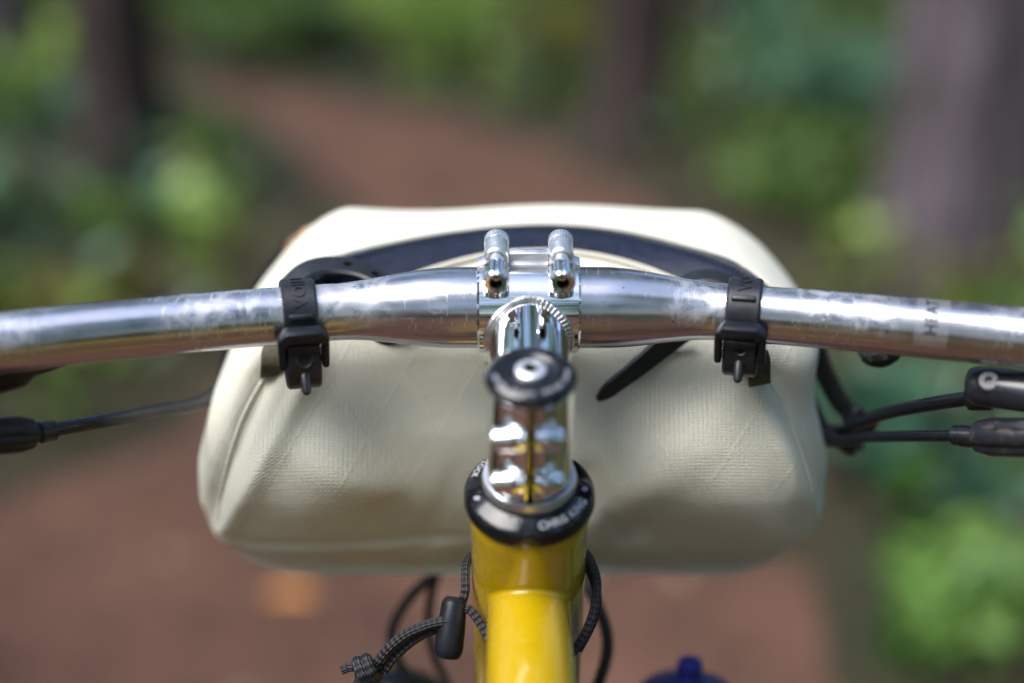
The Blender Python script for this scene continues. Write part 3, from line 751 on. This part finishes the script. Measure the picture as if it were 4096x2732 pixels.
for i in range(n_ + 1):
    t = i / n_; y = ST_TOP.y + 130 - 270 * t; wd = 18 + 55 * (max(0, t - .35) / .65) ** 1.4; zt = ST_TOP.z + 28 + 8 * (t - .5) ** 2 * 4
    if i in (0, n_): wd *= .6
    for k in range(14):
        a = 2 * math.pi * k / 14; vs.append(V(math.cos(a) * wd, y, zt + math.sin(a) * (14 if math.sin(a) > 0 else 22) * (1 if 0 < i < n_ else .5)))
for i in range(n_):
    for k in range(14): j = (k + 1) % 14; fs.append((i * 14 + k, i * 14 + j, i * 14 + 14 + j, i * 14 + 14 + k))
fs += [tuple(range(14)), tuple(n_ * 14 + k for k in range(14))]
m.add(vs, fs); m.build('saddle', 'saddle_vinyl', bike)

# brake levers, adjusters, cables ---------------------------------
def fluted(mb, A, B, r, seg=60, lobes=7, depth=.16):
    d_ = (B - A); L = d_.length
    mb.lathe(A, d_, [(0, r * .55), (0, r * .8), (L * .12, r), (L * .80, r), (L * .97, r * .82), (L, r * .6)], seg, rmod=lambda a, h: 1 - (depth * max(0, math.cos(lobes * a)) ** 2 if L * .1 < h < L * .86 else 0))
# left: lever body lies outside the picture, its adjuster and cable reach in
m = MB(); m.tube(smooth([(-176, -19.5, -11), (-190, -30, -13.5), (-215, -45, -16), (-250, -62, -16)], 6), [2.5] + [5.5] * 5 + [8] * 6 + [8.5] * 7, 20)
m.lathe(bar_c(-222), bar_c(-238) - bar_c(-222), [(0, 12.0), (0, 15.0), (16, 15.0), (16, 12.0)], 40, caps=False)
lever = m.build('brake_lever', 'black_plastic', bike)
m = MB(); fluted(m, V(-207, -57, -31), V(-185.5, -35.5, -38.4), 6.9); m.build('barrel_adjuster', 'black_plastic', lever)
m = MB(); m.lathe(V(-186.5, -36.5, -38.2), V(6.2, 6.0, -1.0), [(0, 3.5), (3.2, 3.5), (3.4, 4.1), (5.6, 4.1), (6.0, 3.9), (9.2, 3.9), (9.4, 3.0)], 28); m.build('ferrule', 'black_housing', lever)
m = MB(); m.tube(smooth([(-181, -31, -38.9), (-167.8, -14.7, -42.2), (-155.4, 9.5, -48), (-140, 40, -55), (-132, 100, -62), (-90, 150, -80), (-30, 150, -120), (-8, 142, -150), (-4, 70, -240)], 8), 2.75, 18)
m.build('brake_cable', 'black_housing', lever)
# right: lever clamp body with pivot bolt, second adjuster below
m = MB(); m.tube(smooth([(166.5, -24.5, -23.2), (170, -27, -22.5), (180, -35.5, -21), (200, -50, -19.5), (235, -68, -19)], 6), [5.4, 6.2, 6.9, 7.4, 7.8, 8.0] + [8.3] * 19, 36, flat=.92)
m.lathe(bar_c(222), bar_c(238) - bar_c(222), [(0, 12.0), (0, 15.0), (16, 15.0), (16, 12.0)], 40, caps=False)
lever = m.build('brake_lever', 'lever_black', bike)
bn = V(-.34, -.76, .56).normalized()
m = MB(); m.lathe(V(170.6, -33.0, -19.0) + bn * 3.6, bn, [(-3, 3.5), (.2, 3.5), (.5, 3.1), (.5, 1.5), (-1, 1.3), (-1, .1)], 32, caps=False); m.build('pivot_bolt', 'cap_etching', lever)
m = MB(); m.lathe(V(170.6, -33.0, -19.0) + bn * 3.0, bn, [(-3, 4.6), (0, 4.6), (.25, 4.2), (.0, 3.5)], 32, caps=False); m.build('bolt_recess', 'dark_hole', lever)
m = MB(); m.lathe(V(176, -24, -28.0), V(-7.6, 4.2, -2.2), [(0, 5.2), (5.5, 5.2), (8.4, 4.9), (9.2, 4.0)], 32); m.build('cable_boot', 'black_housing', lever)
m = MB(); m.tube(smooth([(170, -20.5, -30), (161, -6, -38), (150, 14, -50), (143.7, 31.6, -61.9), (136, 57, -76), (110, 138, -90), (50, 150, -110), (12, 148, -140), (4, 80, -230)], 8), 2.9, 18); m.build('brake_cable', 'black_housing', lever)
m = MB(); fluted(m, V(192, -52, -33), V(170.5, -27.5, -43.0), 7.4, lobes=5, depth=.2); m.build('barrel_adjuster', 'dusty_plastic', lever)
m = MB(); m.lathe(V(172, -29, -42.6), V(-8.0, 7.2, -2.2), [(0, 4.3), (7.6, 4.3), (8.0, 3.9), (10.6, 3.9), (11, 3.0)], 28); m.build('ferrule', 'black_housing', lever)
m = MB(); m.tube(smooth([(164.5, -21, -45.5), (155, -6, -52), (144, 14, -61), (132, 40, -72), (118, 138, -90), (50, 146, -116), (8, 142, -146), (-2, 70, -240)], 8), 2.3, 16); m.build('shift_cable', 'black_housing', lever)
# cable loops hanging in front of the fork under the bag
def hose(pts, r, parent=bike, name='cable_loop'):
    m = MB(); m.tube(smooth(pts, 8), r, 16); return m.build(name, 'black_housing', parent)
hose([(-38, 72, -145), (-42.2, 62.8, -152), (-55.4, 59.7, -164.4), (-63.8, 54.6, -179.2), (-61.4, 50.0, -192.8), (-50.6, 45.3, -206.4), (-30, 36, -235), (-12, 30, -262)], 2.6)
hose([(-36, 74, -146), (-44, 66, -160), (-47.0, 63.4, -182), (-43.4, 58.6, -198.4), (-36.7, 53.8, -212.3), (-25, 45, -240)], 2.2)
hose([(-16, 4, -215), (-21, 0, -192), (-22.5, -8, -176), (-16, -2, -160), (0, 8, -150)], 2.1)
hose([(20, 38, -132), (30.7, 24.2, -144.7), (36.3, 18.4, -161.7), (33, 13, -178), (24, 6, -195), (10, -2, -208)], 2.7)

# ------------------------------------------------------------------ bottles on the fork
def bottle(O, r, h, capm, bodym, label, nozzle=True):
    t = empty('bottle', world(O - Z * h), label, 'bottle')
    m = MB(); m.lathe(O - Z * h, Z, [(0, r * .85), (3, r), (h * .55, r), (h * .6, r * .93), (h * .66, r * .93), (h * .72, r), (h - 32, r), (h - 24, r * .8)], 48); m.build('body', bodym, t)
    m = MB(); m.lathe(O - Z * 28, Z, [(0, r * .86), (8, r * .86), (9, r * .82), (12, r * .62), (16, r * .36), (18, r * .26)], 48, rmod=lambda a, h_: 1 + (.02 * math.cos(24 * a) if h_ < 8.5 else 0)); m.build('cap', capm, t)
    if nozzle:
        m = MB(); m.lathe(O - Z * 11, Z, [(0, r * .24), (5, r * .18), (6, r * .22), (10, r * .20), (11, r * .12)], 24); m.build('nozzle', capm, t)
    m = MB()
    for k in (.3, .75): m.lathe(O - Z * (h - h * k * .7), Z, [(0, r + .6), (0, r + 3), (6, r + 3), (6, r + .6), (0, r + .6)], 40, caps=False)
    m.box(O - Z * h * .62 + X * (-1 if O.x > 0 else 1) * (r + 2), (X, Y, Z), (4, 12, h * .7), 1.2); m.build('cage', 'black_plastic', bike)
bottle(V(74, 20, -173), 27, 190, 'blue_plastic', 'blue_plastic', 'dark blue bottle beside the fork, its nozzle at the bottom edge')
bottle(V(-62, 46, -190), 27, 180, 'black_plastic', 'pale_plastic', 'pale bottle with a black cap beside the fork, behind the cord knot', False)

# ------------------------------------------------------------------ handlebar bag
bag = empty('handlebar_bag', world((-6, 78, -131)), 'cream canvas handlebar bag with black zip, strapped under the bar', 'bag')
BX, BYC, BZC = -6.0, 75.0, -67.0; HY, HZ = 53.0, 83.0
def hwid(z): return float(np.interp(z, [-150, -128, -105, -80, -50, -20, 0, 14, 24], [131, 138, 140, 137, 130, 121, 113, 105, 101]))
def g2(x, z, x0, z0, sx_, sz_, rot=0.0):
    dx, dz = x - x0, z - z0; c, s_ = math.cos(rot), math.sin(rot); a = dx * c + dz * s_; b = -dx * s_ + dz * c
    return math.exp(-(a / sx_) ** 2 - (b / sz_) ** 2)
def fold(x, z, p, q, w_, asym=1.0):
    px, pz = p; qx, qz = q; dx, dz = qx - px, qz - pz; L = math.hypot(dx, dz); ux, uz = dx / L, dz / L
    t = ((x - px) * ux + (z - pz) * uz) / L; d = -(x - px) * uz + (z - pz) * ux
    e = math.exp(-max(0, -t, t - 1) ** 2 * 30) * (1 if 0 <= t <= 1 else 1)
    return e * math.exp(-(d / (w_ if d > 0 else w_ * asym)) ** 2)
def rear_relief(x, z):
    """how far the rear panel stands out towards the rider (mm)"""
    r = (4.0 * math.cos(min(1, abs(x + 6) / 150) * math.pi / 2) + 8.0 * math.exp(-((abs(x + 6) - 78) / 42) ** 2)) * math.exp(-((z + 72) / 36) ** 2)
    r -= 2.2 * g2(x, z, -48, -42, 24, 20, .5)                 # hollow right of the left strap
    r += 3.0 * g2(x, z, -76, -72, 22, 9, -.6)                 # bright swelling
    r += 2.4 * fold(x, z, (-92, -36), (-132, -108), 5.5, .6)    # pulled ridge from the left strap
    r -= 4.2 * fold(x, z, (-104, -30), (-138, -104), 3.2, 2.2)       # pleat beside it
    r += 2.6 * fold(x, z, (84, -34), (30, -104), 13, .7)       # diagonal light ridge on the right
    r -= 2.6 * fold(x, z, (26, -78), (44, -112), 7, .6)        # crease meeting it
    r += 1.6 * fold(x, z, (92, -36), (124, -100), 6, .6)
    r -= 3.4 * fold(x, z, (100, -34), (130, -98), 6.5, .45)
    r -= 1.9 * fold(x, z, (-62, -94), (-46, -120), 11, .8)
    r += .7 * fold(x, z, (-94, -94), (-66, -124), 9, .7)
    r -= .5 * fold(x, z, (-30, -78), (-46, -120), 8, .7)
    r += .6 * fold(x, z, (70, -66), (112, -112), 11, .7)
    r -= .5 * fold(x, z, (60, -90), (86, -124), 9, .6)
    r += .9 * fold(x, z, (-124, -120), (-50, -123), 3.4, .7) - 1.2 * fold(x, z, (-126, -115), (-44, -117), 3.0)
    r += .6 * math.sin(x * .083 + z * .05) * math.sin(z * .09 - x * .03)
    return r
def bag_point(a, b, c):
    """(a,b,c) on the surface of the unit cube -> rounded, slumped bag"""
    rad = V(32, 30, 32); h = V(130, HY, HZ)
    q = V(a * h.x, b * h.y, c * h.z); inn = V(*[max(-(h[i] - rad[i]), min(h[i] - rad[i], q[i])) for i in range(3)])
    d_ = q - inn; dn = V(d_.x / rad.x, d_.y / rad.y, d_.z / rad.z)
    L = dn.length
    if L > 1e-6: dn /= L; q = inn + V(dn.x * rad.x, dn.y * rad.y, dn.z * rad.z)
    x = q.x / 130; y = BYC + q.y; z = BZC + q.z
    ty_ = (y - 25) / 106                                        # top slopes down towards the rider
    topw = max(0, min(1, (z + 60) / 60)); topw = topw * topw * (3 - 2 * topw)
    drop = float(np.interp(y, [20, 32, 50, 70, 92, 112, 131], [17, 14.5, 9, 3.6, 0, -.5, 1.0]))
    z -= drop * topw
    z += topw * 1.6 * math.sin(x * 5.2 + .6) * (.3 + .7 * max(0, ty_))
    side = max(0, min(1, (abs(x) - .72) / .28)); z -= topw * (9.0 if x < 0 else 6.0) * side * side
    hw = hwid(z); X0 = BX + x * hw + (4.0 if x < 0 else 9.0) * min(1, abs(x)) * topw
    # ends belly outwards, more so at the front
    endw = max(0, (abs(x) - .8) / .2)
    X0 += math.copysign(1, x) * endw * 2.5 * math.sin(max(0, min(1, ty_)) * math.pi) * (1 - ((z + 70) / 80) ** 2)
    back = max(0, min(1, (60 - y) / 34)); back = back * back * (3 - 2 * back)
    y -= back * 15.0 * min(1.1, abs(X0 + 6) / 105) ** 1.6 * (1 - .85 * max(0, min(1, (-z - 84) / 50)) ** 1.3)
    y += (6.5 * max(0, min(1, (z + 60) / 55))) * back               # recedes below the bar
    y -= rear_relief(X0, z) * back * 1.35
    y += back * 27 * max(0, min(1.2, (-z - 70) / 76)) ** 1.9            # curls under at the bottom
    # front bulge
    fr = max(0, min(1, (y - 95) / 34)); y += fr * 6 * math.cos(min(1, abs(x)) * math.pi / 2)
    # end wrinkles
    sidew = max(0, (abs(x) - .9) / .1)
    X0 += math.copysign(1, x) * sidew * 1.0 * math.sin(z * .07 + y * .04)
    return V(X0, y, z)
def cube_grid(nx, ny, nz):
    key = {}; vs = []; fs = []
    def vid(i, j, k):
        if (i, j, k) not in key:
            key[(i, j, k)] = len(vs); vs.append(bag_point(2 * i / nx - 1, 2 * j / ny - 1, 2 * k / nz - 1))
        return key[(i, j, k)]
    for i in range(nx):
        for k in range(nz):
            fs.append((vid(i, 0, k), vid(i + 1, 0, k), vid(i + 1, 0, k + 1), vid(i, 0, k + 1)))
            fs.append((vid(i, ny, k), vid(i, ny, k + 1), vid(i + 1, ny, k + 1), vid(i + 1, ny, k)))
        for j in range(ny):
            fs.append((vid(i, j, 0), vid(i, j + 1, 0), vid(i + 1, j + 1, 0), vid(i + 1, j, 0)))
            fs.append((vid(i, j, nz), vid(i + 1, j, nz), vid(i + 1, j + 1, nz), vid(i, j + 1, nz)))
    for j in range(ny):
        for k in range(nz):
            fs.append((vid(0, j, k), vid(0, j, k + 1), vid(0, j + 1, k + 1), vid(0, j + 1, k)))
            fs.append((vid(nx, j, k), vid(nx, j + 1, k), vid(nx, j + 1, k + 1), vid(nx, j, k + 1)))
    return vs, fs
bv, bf = cube_grid(150, 60, 90)
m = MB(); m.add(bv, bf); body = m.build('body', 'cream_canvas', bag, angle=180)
tree_b = BVHTree.FromPolygons(bv, bf)
def drop_on(x, y, lift):
    h = tree_b.ray_cast(V(x, y, 200), V(0, 0, -1)); return (h[0] + h[1] * (lift if h[1].z > 0 else -lift)) if h[0] else None
def back_on(x, z, lift):
    h = tree_b.ray_cast(V(x, -200, z), V(0, 1, 0)); return h[0] - Y * lift if h[0] else None
# arched zip across the lid
def zip_c(t):
    x = t * 102 + 3; y = 66 - 44 * abs(t) ** 2.1; return x, y
def zip_strip(offs, lifts, n_=90, t0=-.97, t1=.97):
    offs = [q * .82 for q in offs]; vs = []; fs = []; k = len(offs)
    for i in range(n_ + 1):
        t = t0 + (t1 - t0) * i / n_; x, y = zip_c(t); x2, y2 = zip_c(t + .01); tx, ty_ = x2 - x, y2 - y; L = math.hypot(tx, ty_); nx, ny = -ty_ / L, tx / L
        for o_, l_ in zip(offs, lifts):
            p = drop_on(x + nx * o_, max(34, y + ny * o_), l_)
            vs.append(p if p and p.z > -20 else V(x + nx * o_, max(34, y + ny * o_), -8 + l_))
    for i in range(n_):
        for j in range(k - 1): a = i * k + j; fs.append((a, a + 1, a + k + 1, a + k))
    return vs, fs
m = MB(); m.add(*zip_strip([-14.0, -13.6, -11.5, -8, -4.5, -2, 0, 1.4, 2.0, 3.0, 3.6, 4.2, 5.2, 5.8, 7, 9, 11, 11.7, 12.1], [-.5, .6, 1.0, 1.5, 2.2, 2.7, 2.9, 2.8, 2.2, 2.4, 1.8, 2.4, 2.2, 2.7, 2.3, 1.6, 1.0, .6, -.5]))
zipper = m.build('zipper', 'zip_tape', bag, recalc=False)
m = MB()
for i in range(110):
    t = -.88 + 1.76 * i / 109; x, y = zip_c(t); p = drop_on(x, y + 3.0, 2.3)
    x2, y2 = zip_c(t + .01); d_ = V(x2 - x, y2 - y, 0).normalized()
    if p: m.box(p, (d_, Z.cross(d_), Z), (.8, 3.0, .9), .2, 1)
m.build('zip_teeth', 'black_plastic', zipper)
def on_lid_line(off, lift, r, t0, t1, mat, name, n_=80):
    pts = []
    for i in range(n_ + 1):
        t = t0 + (t1 - t0) * i / n_; x, y = zip_c(t); x2, y2 = zip_c(t + .01); tx, ty_ = x2 - x, y2 - y; L = math.hypot(tx, ty_)
        p = drop_on(x - ty_ / L * off, max(33, y + tx / L * off), lift)
        if p and p.z > -20: pts.append(p)
    m = MB(); m.tube(pts, r, 10); return m.build(name, mat, bag)
on_lid_line(-13.4, .3, 1.7, -.86, .86, 'cream_binding', 'piping')
on_lid_line(11.4, .2, .9, -.98, .98, 'cream_canvas', 'lid_seam')
# seams down the two ends of the rear panel
def seam_line(pts2, r, mat='cream_canvas', lift=.1, name='seam'):
    pts = [back_on(p.x, p.z, lift) for p in smooth([V(a, 0, b) for a, b in pts2], 10)]
    m = MB(); m.tube([p for p in pts if p], r, 8); return m.build(name, mat, bag)
seam_line([(-108, -34), (-118, -52), (-129, -84), (-134, -104)], .7)
seam_line([(98, -34), (108, -52), (120, -84), (125, -104)], .7)
# webbing loops the rubber straps pass through
for s_ in (-1, 1):
    x0 = -104 if s_ < 0 else 92
    b0 = back_on(x0, -30, 1.0) or V(x0, 25, -30)
    m = MB(); m.ribbon(smooth([b0 + V(0, 2, 9), b0 + V(0, -3, 7), b0 + V(0, -5, 2), b0 + V(1 * s_, -2, -2.5), b0 + V(2 * s_, 1.5, -4)], 5), X * .97 + Z * .2, 9, 1.4); m.build('webbing_loop', 'olive_webbing', bag)
# black rubber tail hanging on the rear panel
t0_, t1_ = back_on(56, -22, 2.0), back_on(30, -43, 2.2)
m = MB(); pa = smooth([t0_ + V(8, -1, 8), t0_, t0_ * .5 + t1_ * .5 - Y * .8, t1_], 8)
vs = []; fs = []; nseg = len(pa)
d_ = (t1_ - t0_).normalized(); lat = d_.cross(Y).normalized()
for i, p in enumerate(pa):
    w_ = 5.8 - 2.6 * (i / (nseg - 1)); w_ *= 1 if i < nseg - 3 else (.92, .75, .35)[i - nseg + 3]
    if i == nseg - 1: p = p + d_ * 1.5
    vs += [p - lat * w_, p - lat * w_ * .8 - Y * 1.8, p + lat * w_ * .8 - Y * 1.8, p + lat * w_]
for i in range(nseg - 1):
    for k in range(3): fs.append((i * 4 + k, i * 4 + k + 1, i * 4 + 5 + k, i * 4 + 4 + k))
fs.append(tuple((nseg - 1) * 4 + k for k in range(4)))
m.add(vs, fs); m.build('strap_tail', 'black_rubber', bag)
b0 = back_on(-60, -19, .6)
m = MB(); m.ribbon(smooth([b0 + V(-9, 0, 6), b0 + V(-3, -1, -1), b0 + V(4, -1, -2.5), b0 + V(12, 0, 2)], 5), Z, 3.4, 1.4); m.build('strap_tail', 'black_rubber', bag)
# shoulder strap at the right end, with a slider where it meets the cables
m = MB(); m.ribbon(smooth([(120, 60, -14), (126, 60, -30), (133, 57.5, -48), (141, 54, -62), (149, 50, -69.5)], 6), V(.75, -.6, .25), 10.5, 1.8); m.build('shoulder_strap', 'black_webbing', bag)
m = MB(); m.ribbon(smooth([(124, 70, -26), (127, 68, -44), (129, 62, -62), (133, 48, -73)], 6), V(.6, -.8, 0), 6, 1.6); m.build('shoulder_strap', 'black_webbing', bag)
m = MB(); m.box(V(149, 49, -69), (V(.8, 0, -.6), Y, V(.6, 0, .8)), (15, 6, 11), 2.2, 3); m.box(V(146, 49, -78), (V(.9, 0, -.4), Y, V(.4, 0, .9)), (8, 5, 13), 1.8, 2); slider = m.build('slider_buckle', 'black_plastic', bag)
m = MB(); m.ribbon(smooth([(150, 48, -78), (142, 44, -76), (131, 44, -73), (124, 52, -70)], 6), Z * .8 + Y * .5, 7.5, 1.8); m.build('shoulder_strap', 'black_webbing', bag)
m = MB(); m.lathe(V(146, 22, -24), V(.25, -.2, -1), [(-4, 3), (-2, 7), (1, 8.6), (4, 8.2), (6.6, 6.0), (8.2, 2.6), (8.6, .3)], 40, rmod=lambda a, h: 1 + .05 * math.sin(9 * a + h * 1.3) + .03 * math.sin(17 * a)); m.build('strap_knot', 'black_webbing', bag)
m = MB(); m.ribbon(smooth([(146, 22, -22), (140, 40, -16), (128, 62, -14)], 5), V(.3, .2, 1), 8, 1.6); m.build('shoulder_strap', 'black_webbing', bag)
# strap folded behind the left end, and a small leather tab on the far corner
m = MB(); m.ribbon(smooth([(-112, 104, 0), (-128, 96, -22), (-139, 88, -46), (-142, 84, -66), (-136, 80, -86)], 6), V(.25, 1, 0), 11, 1.6); m.build('shoulder_strap', 'black_webbing', bag)
m = MB(); m.ribbon(smooth([(-96, 110, 4), (-104, 107, 3.5), (-109.5, 104, -1), (-112, 101, -9)], 6), V(.3, .95, .1), 11, 1.6); m.build('leather_tab', 'leather_tag', bag)

# ------------------------------------------------------------------ rubber straps with buckles round the bar
def bool_cut(o, cutters):
    for c in cutters:
        md = o.modifiers.new('cut', 'BOOLEAN'); md.object = c; md.operation = 'DIFFERENCE'; md.solver = 'EXACT'
    bpy.context.view_layer.update(); dg = bpy.context.evaluated_depsgraph_get()
    me = bpy.data.meshes.new_from_object(o.evaluated_get(dg)); o.modifiers.clear(); old = o.data; o.data = me
    for c in cutters: bpy.data.objects.remove(c)
    me.polygons.foreach_set('use_smooth', [True] * len(me.polygons)); me.set_sharp_from_angle(angle=R(35))

def voile(s0, dphi, label, rollshift, letters):
    c, T, U, O = bar_frame(s0)
    r = bar_r(s0)
    q = lambda o_, u_, x_=0: c + O * o_ + U * u_ + T * x_
    st = empty('rubber_strap', world(c), label, 'strap', 'rubber straps on the handlebar')
    # closed loop of band round the bar and down to the bag
    k = r + 1.5
    prof = [(k * math.cos(R(a)), k * math.sin(R(a))) for a in range(150, -31, -10)]
    dz = rollshift
    prof += [(k * .80 + .5, -k * .62), (10.6, -12), (10.9, -16 + dz), (9.6, -20.5 + dz), (6.4, -24.5 + dz), (1.5, -26 + dz), (-5, -25 + dz), (-12, -21 + dz), (-18, -14), (-18, -4)]
    pts = smooth([q(a, b) for a, b in prof], 4, closed=True)
    m = MB(); m.ribbon(pts, T, 13.0, 2.5, closed=True, corner=.35)
    band_ = m.build('band', 'black_rubber', st)
    hn = (O * .97 - U * .12).normalized(); hc = q(10.9, -16.0 + dz) + hn * 1.55
    m = MB(); m.lathe(hc, hn, [(-.6, 2.25), (.15, 2.3), (.40, 2.8), (.15, 3.3), (-.6, 3.4)], 28, caps=False); m.build('eyelet', 'black_rubber', st)
    m = MB(); m.lathe(hc, hn, [(-.9, 2.3), (.04, 2.3), (.04, .05)], 24, caps=False); m.build('hole', 'dark_hole', st)  # dark disc on the band stands in for the shade inside a hole
    # raised rib below the moulded name
    a = R(-11 + dphi); m = MB(); n_ = O * math.cos(a) + U * math.sin(a); tt = T.cross(n_)
    m.box(c + n_ * (r + 3.1), (T, tt, n_), (9.2, 2.3, 2.0), .7, 3); m.build('rib', 'black_rubber', st)
    # moulded lettering climbing over the bar
    def fn(x, y, z):
        ph = R(4 + dphi) + x / (r + 2.8); n2 = O * math.cos(ph) + U * math.sin(ph)
        return c + n_o(ph) * (r + 2.65 + z) + T * (2.3 - y)
    def n_o(ph): return O * math.cos(ph) + U * math.sin(ph)
    text_mb(letters, 6.6, fn, .55, 1.08, bold=.18).build('moulded_letters', 'black_rubber', st)
    # buckle: frame, crossbar, side rails, clamp plate
    a = R(-38); n_ = (O * math.cos(a) + U * math.sin(a)).normalized(); up = (U * math.cos(a) - O * math.sin(a)).normalized()
    bo = q(12.2, -11.2 + dz * .3)
    ch = 3.2
    m = MB()
    m.prism([(-9.6 + ch, 8.6), (9.6 - ch, 8.6), (9.6, 8.6 - ch), (9.6, 3.4), (-9.6, 3.4), (-9.6, 8.6 - ch)], bo - n_ * 1.0, T, up, n_, 5.6, 1.0)
    for s_ in (-1, 1):
        m.box(bo + T * s_ * 8.15 + up * -2.4 + n_ * 1.5, (T, up, n_), (2.9, 13.6, 5.4), 1.3, 3)
    buckle = m.build('buckle', 'black_plastic', st)
    m = MB(); m.box(bo + up * .6 + n_ * 2.6, (T, up, n_), (12.6, 3.6, 3.4), .8, 3); m.build('crossbar', 'black_plastic', buckle)
    m = MB(); m.box(bo - up * 3.6 + n_ * .2, (T, up, n_), (13.2, 5.0, 1.6), .4, 2); m.build('clamp_plate', 'dark_hole', buckle)
    for s_ in (-1, 1):
        m = MB(); m.lathe(bo + T * s_ * 6.6 + up * 4.2 + n_ * 4.4, n_, [(0, .9), (.35, .9), (.5, .6), (.5, .05)], 14, caps=False); m.build('rivet', 'black_plastic', buckle)
    # little tongue pin that locks the strap
    p0 = q(8.6, -21.6 + dz); dd = (U * -.93 + O * .36).normalized()
    m = MB(); m.lathe(p0 - dd * .5, dd, [(0, 2.3), (2, 2.2), (7.2, 1.75), (8.3, 1.3), (8.8, .5)], 24); m.build('tongue', 'black_rubber', st)
    return st
voile(-88.5, 6, 'black rubber strap left of the stem, tail arching behind the bar', -1.2, 'VOILE')
voile(83.0, 34, 'black rubber strap right of the stem, buckle higher on the bar', 3.0, 'VOILE')
# the left strap's perforated tail arching up behind the bar
lst = bpy.data.objects['rubber_strap']; rst = bpy.data.objects['rubber_strap.001']
def tail(st, pts, lat, holes, wd):
    m = MB(); ps = smooth(pts, 10); m.ribbon(ps, lat, wd, 2.3); o = m.build('tail', 'black_rubber', st)
    cuts = []
    for h in holes:
        i = int(h * (len(ps) - 1)); T = (ps[i + 1] - ps[i - 1]).normalized(); n_ = T.cross(lat).normalized()
        c_ = MB(); c_.lathe(ps[i] - n_ * 6, n_, [(0, 1.9), (12, 1.9)], 20); cuts.append(c_.build('cutter', 'dark_hole'))
    if cuts: bool_cut(o, cuts)
tail(lst, [(-97, 21, 3), (-91, 27, 7.2), (-82, 31, 8.6), (-71, 31, 7.4), (-61, 28, 3.6), (-52, 23, -2)], V(-.25, .93, .28), [.55, .76], 12.5)
tail(rst, [(60, 27, -3), (66, 29, 2.6), (74, 28, 4.6), (82, 26, 3), (90, 23, -2)], V(.2, .95, .2), [], 11)

# ------------------------------------------------------------------ stabiliser cord round the head tube
cord = empty('elastic_cord', world((-30, -48, -126)), 'black braided cord with barrel lock looped round the yellow head tube', 'cord')
c0 = ST(112)
m = MB()
ring = []
for i in range(41):                                           # loop: round the front of the head tube and under the top tube
    a = R(-205 + 250 * i / 40); rr_ = 25.2
    p = c0 + (X * math.cos(a) + FW * math.sin(a)) * rr_ + DN * (6 * math.cos(a * 2) - 4)
    ring.append(p)
loopA = [(-34, -47, -111), (-27, -47, -108), (-23, -46.5, -107), (-18.5, -50, -111), (-12, -57, -119), (0, -61, -126), (12, -57, -124), (19, -52, -119), (24.0, -47, -111), (26.5, -40, -103), (26, -30, -99), (22, -16, -98), (10, -5, -100)]
m.tube(smooth(loopA, 8), 1.75, 14, uv=True)
loopB = [(-34, -45.5, -112.5), (-27.5, -44.5, -108), (-24.6, -43, -102), (-24.6, -38, -97), (-24, -28, -96), (-18, -14, -98), (-6, -5, -100), (10, -5, -103), (22, -16, -103), (26.5, -32, -105), (26, -42, -112), (19, -50, -123)]
m.tube(smooth(loopB, 8), 1.75, 14, uv=True)
m.build('loop', 'braided_cord', cord)
m = MB(); m.tube(smooth([(-31, -50.5, -109.5), (-38, -50.5, -111.0), (-47, -51, -115.0), (-54, -51.8, -121), (-58.5, -52.2, -127)], 8), 1.95, 14, uv=True)
m.tube(smooth([(-31, -47.5, -114.2), (-38, -47.8, -115.6), (-45.5, -48.8, -119.8), (-52, -50, -125.8), (-56, -51, -131.5)], 8), 1.95, 14, uv=True)
m.build('strand', 'braided_cord', cord)
A, B = V(-28.4, -43.8, -103.2), V(-31.2, -53.5, -123.4); d_ = B - A; L = d_.length
m = MB(); m.lathe(A, d_, [(0, 3.2), (.8, 4.2), (2.2, 4.3), (2.4, 3.8)], 32)
m.lathe(A + d_ * .07, d_, [(0, 4.6), (1, 4.9), (L * .55, 5.6), (L * .80, 5.7), (L * .90, 5.2), (L * .95, 4.2), (L * .965, 2.4), (L * .97, .2)], 40)
m.build('cord_lock', 'black_plastic', cord)
kp = []                                                        # overhand knot
for i in range(61):
    t = i / 60 * 2.35 * 2 * math.pi; ax_ = V(-.86, -.10, -.28).normalized(); u_ = ax_.cross(Z).normalized(); w_ = ax_.cross(u_)
    kp.append(V(-58.8, -52.2, -128.6) + ax_ * (8.2 * i / 60) + (u_ * math.cos(t) + w_ * math.sin(t)) * 4.0)
m = MB(); m.tube(kp, 2.3, 14, uv=True)
m.tube(smooth([(-57, -51.5, -128), (-62, -52, -131), (-66, -53.5, -136), (-68, -55, -142)], 8), 2.0, 14, uv=True)
m.tube(smooth([(-66.0, -52.5, -128.5), (-69, -53, -128.4), (-72.0, -53.5, -129.4)], 6), 1.8, 14, uv=True)
m.build('knot', 'braided_cord', cord)
print('tris', sum(len(o.data.loop_triangles) if o.type == 'MESH' and not o.data.calc_loop_triangles() else 0 for o in S.objects))
